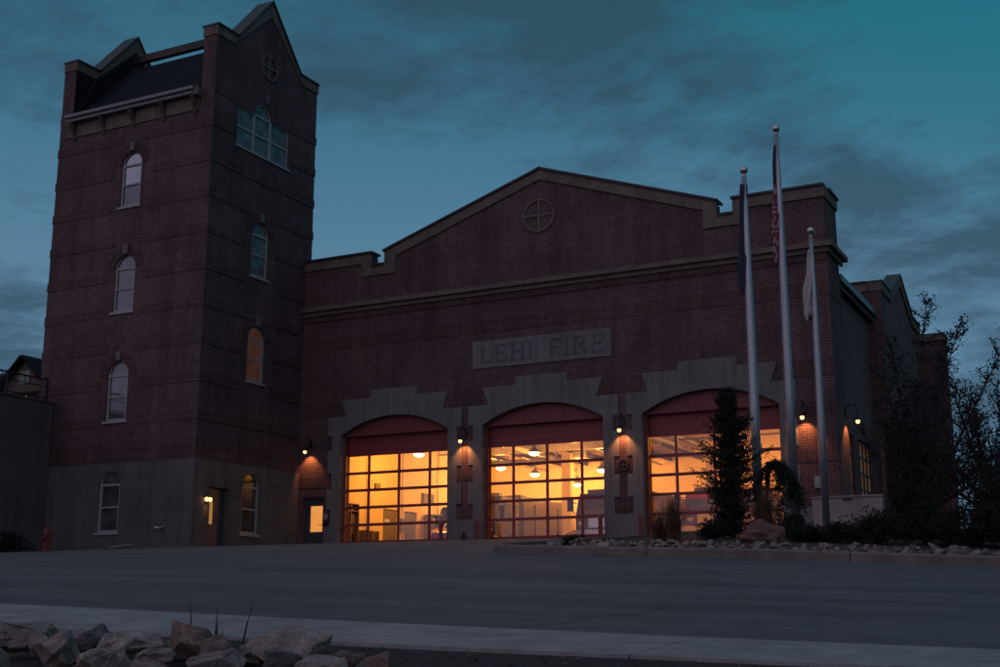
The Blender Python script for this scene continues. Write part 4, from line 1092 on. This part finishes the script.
# ------------------------------------------------------------------ plants
def leafcloud(m, pts, size, rnd, asp=.6, up=None):
    for p in pts:
        s_ = size * rnd.uniform(.6, 1.3)
        a = Vector((rnd.gauss(0, 1), rnd.gauss(0, 1), rnd.gauss(0, .7))).normalized()
        b = a.cross(Vector((rnd.gauss(0, 1), rnd.gauss(0, 1), rnd.gauss(0, 1)))).normalized()
        p = Vector(p)
        m.v += [tuple(p - a * s_ * .5), tuple(p + b * s_ * asp * .5), tuple(p + a * s_ * .5), tuple(p - b * s_ * asp * .5)]
        k = len(m.v); m.f.append((k - 4, k - 3, k - 2, k - 1))
def bend_path(p, d, L, n, rnd, wob, grav=0.):
    pts = [Vector(p)]; d = Vector(d).normalized()
    for i in range(n):
        d = (d + Vector((rnd.gauss(0, wob), rnd.gauss(0, wob), rnd.gauss(0, wob) + grav))).normalized()
        pts.append(pts[-1] + d * L / n)
    return pts
def broadleaf(name, x, y, H, spread, label, seed, stems=7, leafsize=.075, dens=1., cat='tree', dirs=None, z0=None, trunk_h=.5, group=None):
    rnd = random.Random(seed); z = iz(x, y) if z0 is None else z0
    t = empty(name, (x, y, z), label, cat, group)
    w = MB(); lf = MB()
    w.tube([(x, y, z - .1), (x + .02, y, z + trunk_h * .5), (x, y, z + trunk_h)], [.10, .085, .075], 8)
    lp = []
    for s_ in range(stems):
        a = 2 * math.pi * s_ / stems + rnd.uniform(-.3, .3); lean = rnd.uniform(.08, .9)
        d = Vector((math.cos(a) * lean * spread, math.sin(a) * lean * spread, 1.))
        if dirs and s_ < len(dirs): d = Vector(dirs[s_][:3])
        L = H * rnd.uniform(.75, 1.0) * (1.0 if not dirs or s_ >= len(dirs) else dirs[s_][3])
        pts = bend_path((x, y, z + trunk_h * rnd.uniform(.6, 1.)), d, L, 14, rnd, .05, .012)
        w.tube(pts, [.05 * (1 - i / 15.) + .006 for i in range(15)], 6)
        for i in range(2, 15):
            nb = rnd.randint(2, 4)
            for b_ in range(nb):
                f = i / 14.
                a2 = rnd.uniform(0, 2 * math.pi)
                d2 = Vector((math.cos(a2), math.sin(a2), rnd.uniform(.1, .9))) * .9 + (pts[min(i, 14)] - pts[i - 1]).normalized() * .7
                L2 = H * .23 * (1.1 - f * .75) * rnd.uniform(.6, 1.3)
                p2 = bend_path(pts[i], d2, L2, 6, rnd, .12, .02)
                w.tube(p2, [.014 * (1 - k / 7.) + .003 for k in range(7)], 4)
                for k in range(1, 7):
                    c = p2[k]
                    for q in range(int(rnd.uniform(3, 7) * dens)):
                        lp.append(c + Vector((rnd.gauss(0, .05), rnd.gauss(0, .05), rnd.gauss(0, .05))))
                    if rnd.random() < .5:
                        a3 = rnd.uniform(0, 6.28); p3 = bend_path(c, (math.cos(a3), math.sin(a3), .5), L2 * .4, 3, rnd, .1)
                        w.tube(p3, [.005, .004, .003, .002], 3, False)
                        for e in p3[1:]:
                            for q in range(int(rnd.uniform(2, 5) * dens)): lp.append(e + Vector((rnd.gauss(0, .035), rnd.gauss(0, .035), rnd.gauss(0, .035))))
    w.build('trunk', bark, t, recalc=False); leafcloud(lf, lp, leafsize, rnd); lf.build('crown', leaf_tree, t, recalc=False)
    return t
broadleaf('deciduous_tree', -4.8, 31.0, 4.9, .5, 'large airy dark tree in front of the right side of the station', 21, 9, .07, .5,
          dirs=[(.0, 0, 1, 1.2), (.2, -.1, 1, 1.14), (.48, .1, .95, 1.12), (-.12, 0, 1, .85), (.85, 0, .85, 1.15), (-.25, .1, .9, .6), (.12, .3, 1, .98), (1.0, .2, .7, .85), (-.1, -.2, 1, .75)])
broadleaf('deciduous_tree', -3.0, 29.5, 3.6, .7, 'dark bushy tree at the right edge of the picture', 22, 9, .065, .5, trunk_h=.3,
          dirs=[(.3, 0, 1, 1.1), (-.3, 0, 1, .8), (.8, 0, .8, 1.), (-.6, 0, .6, .7)])
broadleaf('deciduous_tree', -6.0, 35.5, 3.4, .4, 'smaller dark tree behind the low stucco wall by the corner', 23, 6, .06, .3, trunk_h=.5)
broadleaf('deciduous_tree', -2.2, 40, 4.6, .8, 'dark tree farthest back at the right, beyond the bushy one', 24, 8, .08, .5, z0=gz(-2.2, 40), trunk_h=.5)
t = empty('tree_stake', (-6.3, 34.6, iz(-6.3, 34.6)), 'slim upright timber stake beside the low stucco wall', 'stake')
MB().tube([(-6.15, 34.0, iz(-6.3, 34.6) - .1), (-6.15, 34.0, 2.1)], .045, 8).build('post', timber, t)
MB().tube([(-6.15, 34.0, 1.6), (-5.9, 34.1, 1.6)], .012, 5).build('tie', rubber, t)

def conifer(x, y, H, Rb, label, seed):
    rnd = random.Random(seed); z = iz(x, y); t = empty('conifer', (x, y, z), label, 'conifer')
    w = MB(); lf = MB(); w.tube([(x, y, z - .1), (x + .03, y, z + H * .5), (x - .02, y, z + H * .97)], [.09, .05, .012], 8); lp = []
    h = .12
    while h < H:
        f = h / H
        prof = Rb * tab([(0, .45), (.1, .62), (.25, .88), (.42, .95), (.6, .66), (.8, .36), (1, .05)], f) * (1 + .25 * math.sin(h * 8))
        nb = 8 if f < .8 else 5
        for b_ in range(nb):
            a = rnd.uniform(0, 6.283); L = prof * rnd.uniform(.45, 1.25) + .05
            p = bend_path((x, y, z + h), (math.cos(a), math.sin(a), .10 + .5 * f), L, 5, rnd, .06, .05)
            w.tube(p, [.014, .012, .01, .007, .005, .003], 3, False)
            for i in range(1, 6):
                c0, c1 = p[i - 1], p[i]
                wd = .12 * (1 - i / 7.) + .035
                for q in range(15):
                    c = c0.lerp(c1, rnd.random()); sd = rnd.gauss(0, 1) * wd
                    lp.append(c + Vector((-math.sin(a) * sd, math.cos(a) * sd, rnd.gauss(0, .03))))
        h += H * .018
    w.build('trunk', bark, t, recalc=False); leafcloud(lf, lp, .07, rnd, .4); lf.build('crown', leaf_con, t, recalc=False)
conifer(-9.1, 30.0, 2.87 - iz(-9.1, 30), 1.0, 'narrow dark spruce standing in front of the right garage door', 31)
def weeping(x, y, label, seed):
    rnd = random.Random(seed); z = iz(x, y); t = empty('weeping_conifer', (x, y, z), label, 'conifer')
    w = MB(); lf = MB(); lp = []
    trunk = [(x, y, z - .1), (x - .03, y, z + .9), (x + .02, y, z + 1.6), (x + .2, y, z + 1.85), (x + .42, y, z + 1.72), (x + .58, y, z + 1.35), (x + .62, y, z + .8)]
    w.tube(trunk, [.06, .05, .04, .035, .03, .02, .01], 7)
    for i in range(52):
        s_ = rnd.uniform(.34, 1) * 5.8; k = min(5, int(s_)); b0 = Vector(trunk[k]).lerp(Vector(trunk[k + 1]), s_ - k)
        a = rnd.uniform(0, 6.28); L = min(rnd.uniform(.5, 1.3), (b0.z - z) * 1.1)
        p = bend_path(b0, (math.cos(a), math.sin(a), .1), L, 7, rnd, .08, -.45)
        w.tube(p, .006, 3, False)
        for j in range(1, 8):
            for q in range(16): lp.append(p[j - 1].lerp(p[j], rnd.random()) + Vector((rnd.gauss(0, .045), rnd.gauss(0, .045), rnd.gauss(0, .04))))
    w.build('trunk', bark, t, recalc=False); leafcloud(lf, lp, .07, rnd, .4); lf.build('crown', leaf_con, t, recalc=False)
weeping(-8.45, 31.0, 'weeping evergreen arching over behind the left flagpole', 41)
def shrub(x, y, w_, h, label, seed, n=2600, size=.07):
    rnd = random.Random(seed); z = iz(x, y); t = empty('shrub', (x, y, z), label, 'shrub', 'low dark shrubs in the planting bed')
    st = MB(); lf = MB(); lp = []
    for i in range(34):
        a = rnd.uniform(0, 6.28); e = rnd.uniform(.15, 1.4)
        d = Vector((math.cos(a) * math.cos(e) * w_, math.sin(a) * math.cos(e) * w_, math.sin(e) * h * 1.1)); L = d.length * rnd.uniform(.75, 1.12)
        p = bend_path((x, y, z), d, L, 6, rnd, .1); st.tube(p, [.012, .01, .008, .007, .005, .004, .003], 3, False)
        for q in range(n // 34):
            s_ = rnd.uniform(.3, 1) ** .6 * 6; k = min(5, int(s_)); lp.append(p[k].lerp(p[k + 1], s_ - k) + Vector((rnd.gauss(0, .09), rnd.gauss(0, .09), rnd.gauss(0, .06))))
    st.build('stem', bark, t, recalc=False); leafcloud(lf, lp, size, rnd, .55); lf.build('foliage', leaf_shrub, t, recalc=False)
SH = [(-7.45, 29.0, .45, .5, 'dark shrub at the foot of the weeping evergreen', 2200), (-6.45, 26.9, .6, .30, 'low dark shrub below the shortest flagpole', 2400), (-5.75, 26.7, .6, .34, 'dark shrub in front of the low stucco wall', 3200),
      (-4.95, 26.3, .75, .62, 'dark shrub under the large airy tree, right of the low wall', 3200), (-3.95, 26.0, .8, .78, 'tall dark shrub at the foot of the large airy tree', 3600), (-3.1, 25.6, .8, .8, 'dark shrub second from the right edge of the picture', 3600), (-2.3, 25.4, .8, .8, 'dark shrub at the right edge of the picture', 3400),
      (-1.4, 25.4, .9, .85, 'dark shrub just beyond the right edge', 3200), (-9.2, 28.8, .45, .35, 'small shrub under the narrow spruce', 1600), (-4.4, 28.5, .9, 1.3, 'big dark shrub behind the tall dark shrub', 4200), (-2.9, 28., 1.0, 1.35, 'big dark shrub in front of the bushy tree at right', 4200), (-4.75, 29.2, .7, 1.0, 'big dark shrub behind the right end of the low wall view', 3600),
      (-11.2, 25.1, .28, .16, 'tiny ground shrub in the stones before the middle garage door', 500)]
for i, (x, y, w_, h, lab, n) in enumerate(SH): shrub(x, y, w_, h, lab, 60 + i, n)
def grass_clump(x, y, h, w_, n, label, seed, mat=grass_m, name='ornamental_grass', z=None, wid=.012, plume=True):
    rnd = random.Random(seed); z = iz(x, y) if z is None else z; m = MB()
    for i in range(n):
        a = rnd.uniform(0, 6.28); L = h * rnd.uniform(.6, 1.15); lean = abs(rnd.gauss(0, .3)) * w_
        bx, by = x + rnd.gauss(0, .06), y + rnd.gauss(0, .06)
        p = []; 
        for k in range(6):
            s_ = k / 5.; p.append(Vector((bx + math.cos(a) * lean * s_ ** 1.7, by + math.sin(a) * lean * s_ ** 1.7, z - .03 + L * s_ * (1 - .12 * s_ * lean))))
        ww = Vector((-math.sin(a), math.cos(a), 0)) * wid
        for k in range(5):
            w0 = ww * (1 - k / 5.5); w1 = ww * (1 - (k + 1) / 5.5)
            m.add([p[k] - w0, p[k] + w0, p[k + 1] + w1, p[k + 1] - w1], [(0, 1, 2, 3)])
    o = m.build(name, mat, recalc=False, loc=(x, y, z)); return tag(o, label, 'grass clump' if plume else 'plant', None)
grass_clump(-9.75, 27.6, 1.0, 1.2, 420, 'dry ornamental grass left of the narrow spruce', 1)
grass_clump(-10.2, 27.9, .7, .9, 260, 'shorter dry grass clump farthest left in the planting bed', 2)
grass_clump(-8.15, 29.6, 1.15, 1.1, 420, 'dry ornamental grass between the left and tallest flagpoles', 3)
o = MB(); x, y = -5.62, 6.75; z = gz(x, y)
for (dx, dy, h, bend) in ((-.16, 0, .30, -.06), (.0, .03, .26, 0), (.05, -.02, .16, .0), (.22, .02, .28, .09), (.03, .04, .1, .02)):
    b0 = Vector((x + dx, y + dy, z)); tip = b0 + Vector((bend, .02, h + .12)); sd = Vector((.008, .002, 0))
    mid = b0.lerp(tip, .6) + Vector((-bend * .1, 0, 0))
    o.add([b0 - sd, b0 + sd, mid + sd * .6, mid - sd * .6, tip, mid + Vector((0, .006, 0)), b0 + Vector((0, .01, 0))], [(0, 1, 2, 3), (3, 2, 4), (0, 6, 5, 3), (6, 1, 2, 5), (3, 5, 4), (5, 2, 4)])
tag(o.build('yucca', yucca_m, recalc=False, loc=(x, y, z)), 'few thin dark spiky blades rising behind the rusty red rock', 'plant')
# bush by the terrace wall at far left
def bush(x, y, w_, h, label, seed):
    rnd = random.Random(seed); z = gz(x, y); t = empty('shrub', (x, y, z), label, 'shrub'); lf = MB(); st = MB(); lp = []
    for i in range(26):
        a = rnd.uniform(0, 6.28); e = rnd.uniform(.1, 1.4); d = Vector((math.cos(a) * math.cos(e) * w_, math.sin(a) * math.cos(e) * w_, math.sin(e) * h))
        p = bend_path((x, y, z), d, d.length, 5, rnd, .1); st.tube(p, .008, 3, False)
        for q in range(80): s_ = rnd.uniform(.2, 1) * 5; k = min(4, int(s_)); lp.append(p[k].lerp(p[k + 1], s_ - k) + Vector((rnd.gauss(0, .1), rnd.gauss(0, .1), rnd.gauss(0, .07))))
    st.build('stem', bark, t, recalc=False); leafcloud(lf, lp, .08, rnd); lf.build('foliage', leaf_shrub, t, recalc=False)
bush(-37.4, 33.4, .9, .8, 'low dark shrub against the grey terrace wall at the left edge', 90)

# ------------------------------------------------------------------ sky, sun, camera
W = bpy.data.worlds.new('World'); scene.world = W; W.use_nodes = True
nt = W.node_tree; nt.nodes.clear()
out = nt.nodes.new('ShaderNodeOutputWorld'); bg = nt.nodes.new('ShaderNodeBackground')
SUN_EL, SUN_ROT = -1.5, 200.
sky = N(nt, 'ShaderNodeTexSky', sky_type='NISHITA'); sky.sun_disc = False
sky.sun_elevation = R(SUN_EL); sky.sun_rotation = R(SUN_ROT); sky.air_density = 1.; sky.dust_density = .6; sky.ozone_density = 3.
tc = N(nt, 'ShaderNodeTexCoord'); gen = tc.outputs['Generated']
sp = N(nt, 'ShaderNodeSeparateXYZ'); nt.links.new(gen, sp.inputs[0])
# base dusk gradient by elevation
zc = N(nt, 'ShaderNodeMath', operation='MAXIMUM', ins={1: 0.}); nt.links.new(sp.outputs[2], zc.inputs[0])
grad = ramp(nt, zc.outputs[0], [(0., (.105, .20, .30)), (.12, (.108, .22, .335)), (.26, (.100, .215, .33)), (.36, (.054, .17, .27)), (.46, (.030, .125, .19)), (.9, (.03, .085, .14))])
# teal tint towards the upper right (+X)
dx = N(nt, 'ShaderNodeMath', operation='MULTIPLY_ADD', ins={1: 1.5, 2: .32}); nt.links.new(sp.outputs[0], dx.inputs[0])
hz = N(nt, 'ShaderNodeMath', operation='MULTIPLY_ADD', ins={1: 2.6, 2: -.75}); nt.links.new(sp.outputs[2], hz.inputs[0])
dd = N(nt, 'ShaderNodeMath', operation='ADD', use_clamp=True); nt.links.new(dx.outputs[0], dd.inputs[0]); nt.links.new(hz.outputs[0], dd.inputs[1])
base = mixc(nt, dd.outputs[0], grad, (.002, .17, .23))
nis = mixc(nt, 1., sky.outputs[0], (.0008, .0010, .0012), 'MULTIPLY')
base = mixc(nt, 1., base, nis, 'ADD')
# clouds: planar projection of the view direction on a high layer
zz = N(nt, 'ShaderNodeMath', operation='ADD', ins={1: .12}); nt.links.new(zc.outputs[0], zz.inputs[0])
def div(o_):
    d = N(nt, 'ShaderNodeMath', operation='DIVIDE'); nt.links.new(o_, d.inputs[0]); nt.links.new(zz.outputs[0], d.inputs[1]); return d.outputs[0]
cb = N(nt, 'ShaderNodeCombineXYZ'); nt.links.new(div(sp.outputs[0]), cb.inputs[0]); nt.links.new(div(sp.outputs[1]), cb.inputs[1])
mp = N(nt, 'ShaderNodeMapping'); mp.inputs['Location'].default_value = (3.1, 1.7, 0); mp.inputs['Rotation'].default_value = (0, 0, R(20)); mp.inputs['Scale'].default_value = (1.15, 1.3, 1); nt.links.new(cb.outputs[0], mp.inputs[0])
c1 = N(nt, 'ShaderNodeTexNoise', ins={'Scale': 1.5, 'Detail': 10., 'Roughness': .66, 'Distortion': .25}); nt.links.new(mp.outputs[0], c1.inputs[0])
c2 = N(nt, 'ShaderNodeTexNoise', ins={'Scale': 5.5, 'Detail': 7., 'Roughness': .65, 'Distortion': .6}); nt.links.new(mp.outputs[0], c2.inputs[0])
cm = N(nt, 'ShaderNodeMath', operation='MULTIPLY_ADD', ins={1: .35}); nt.links.new(c2.outputs[0], cm.inputs[0]); nt.links.new(c1.outputs[0], cm.inputs[2])
cs = cm.outputs[0]
def bank(x, y, wid, amt):
    # one broad cloud bank lying in this direction of the sky
    global cs
    v = (Vector(((x - 500) / 1259, 1, -(y - 333.5) / 1259))); a = R(12.495); v = Vector((v.x, v.y * math.cos(a) - v.z * math.sin(a), v.y * math.sin(a) + v.z * math.cos(a)))
    b = R(27.22); v = Vector((v.x * math.cos(b) - v.y * math.sin(b), v.x * math.sin(b) + v.y * math.cos(b), v.z)).normalized()
    d = N(nt, 'ShaderNodeVectorMath', operation='SUBTRACT'); nt.links.new(gen, d.inputs[0]); d.inputs[1].default_value = v
    m_ = N(nt, 'ShaderNodeVectorMath', operation='MULTIPLY'); nt.links.new(d.outputs[0], m_.inputs[0]); m_.inputs[1].default_value = (.55, .55, 1.25)
    l_ = N(nt, 'ShaderNodeVectorMath', operation='LENGTH'); nt.links.new(m_.outputs[0], l_.inputs[0])
    r_ = N(nt, 'ShaderNodeMapRange', interpolation_type='SMOOTHSTEP', ins={1: 0., 2: wid, 3: amt, 4: 0.}); nt.links.new(l_.outputs['Value'], r_.inputs[0])
    q = N(nt, 'ShaderNodeMath', operation='ADD'); nt.links.new(cs, q.inputs[0]); nt.links.new(r_.outputs[0], q.inputs[1]); cs = q.outputs[0]
bank(620, 30, .15, .07); bank(820, 110, .09, .05); bank(975, 30, .10, -.12); bank(930, 240, .12, .07); bank(330, 90, .08, .06); bank(20, 350, .07, .07); bank(900, 330, .08, -.06); bank(420, 230, .2, -.14); bank(960, 110, .08, -.14); bank(20, 180, .12, -.12); bank(960, 420, .09, .04)
cov = ramp(nt, cs, [(.60, (0, 0, 0)), (.80, (1, 1, 1))])
cloudcol = mixc(nt, .30, (.030, .060, .090), base)
col = mixc(nt, cov, base, cloudcol)
# unseen sky behind the camera and overhead, brightened lavender to lift the facade's shadows
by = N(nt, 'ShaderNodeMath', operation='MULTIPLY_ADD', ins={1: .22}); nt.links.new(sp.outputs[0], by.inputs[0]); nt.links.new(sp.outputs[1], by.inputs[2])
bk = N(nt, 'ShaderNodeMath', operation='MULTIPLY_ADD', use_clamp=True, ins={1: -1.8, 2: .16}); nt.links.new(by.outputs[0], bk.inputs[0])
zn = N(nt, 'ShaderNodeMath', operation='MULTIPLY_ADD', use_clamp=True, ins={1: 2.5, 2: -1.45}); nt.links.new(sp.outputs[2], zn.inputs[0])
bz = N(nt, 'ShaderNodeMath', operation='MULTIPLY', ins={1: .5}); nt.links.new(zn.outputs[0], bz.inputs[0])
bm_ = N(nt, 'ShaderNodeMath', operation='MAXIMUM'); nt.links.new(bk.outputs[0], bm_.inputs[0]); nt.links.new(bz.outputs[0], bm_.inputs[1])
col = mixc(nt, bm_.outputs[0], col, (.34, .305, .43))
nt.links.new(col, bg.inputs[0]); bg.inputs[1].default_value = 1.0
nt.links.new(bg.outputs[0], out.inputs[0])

sl = bpy.data.lights.new('sun', 'SUN'); sl.energy = .05; sl.angle = R(40); sl.color = (.75, .82, 1.)
so = bpy.data.objects.new('sun', sl); COL.objects.link(so)
so.rotation_euler = Vector((-.05, .9, -.55)).to_track_quat('-Z', 'Y').to_euler()   # afterglow from behind the camera

F = 1259.; cam = bpy.data.cameras.new('camera'); cam.sensor_width = 36.; cam.lens = F * 36 / 1000; cam.clip_end = 5000; cam.clip_start = .1
co = bpy.data.objects.new('camera', cam); COL.objects.link(co); co.location = (0, 0, -2.52)
co.rotation_euler = (R(90 + 12.495), 0, R(27.22)); scene.camera = co
vs_ = scene.view_settings; vs_.view_transform = 'Standard'; vs_.look = 'None'; vs_.exposure = 0.; vs_.gamma = 1.
scene.render.engine = 'CYCLES'; scene.cycles.max_bounces = 6; scene.cycles.transparent_max_bounces = 12
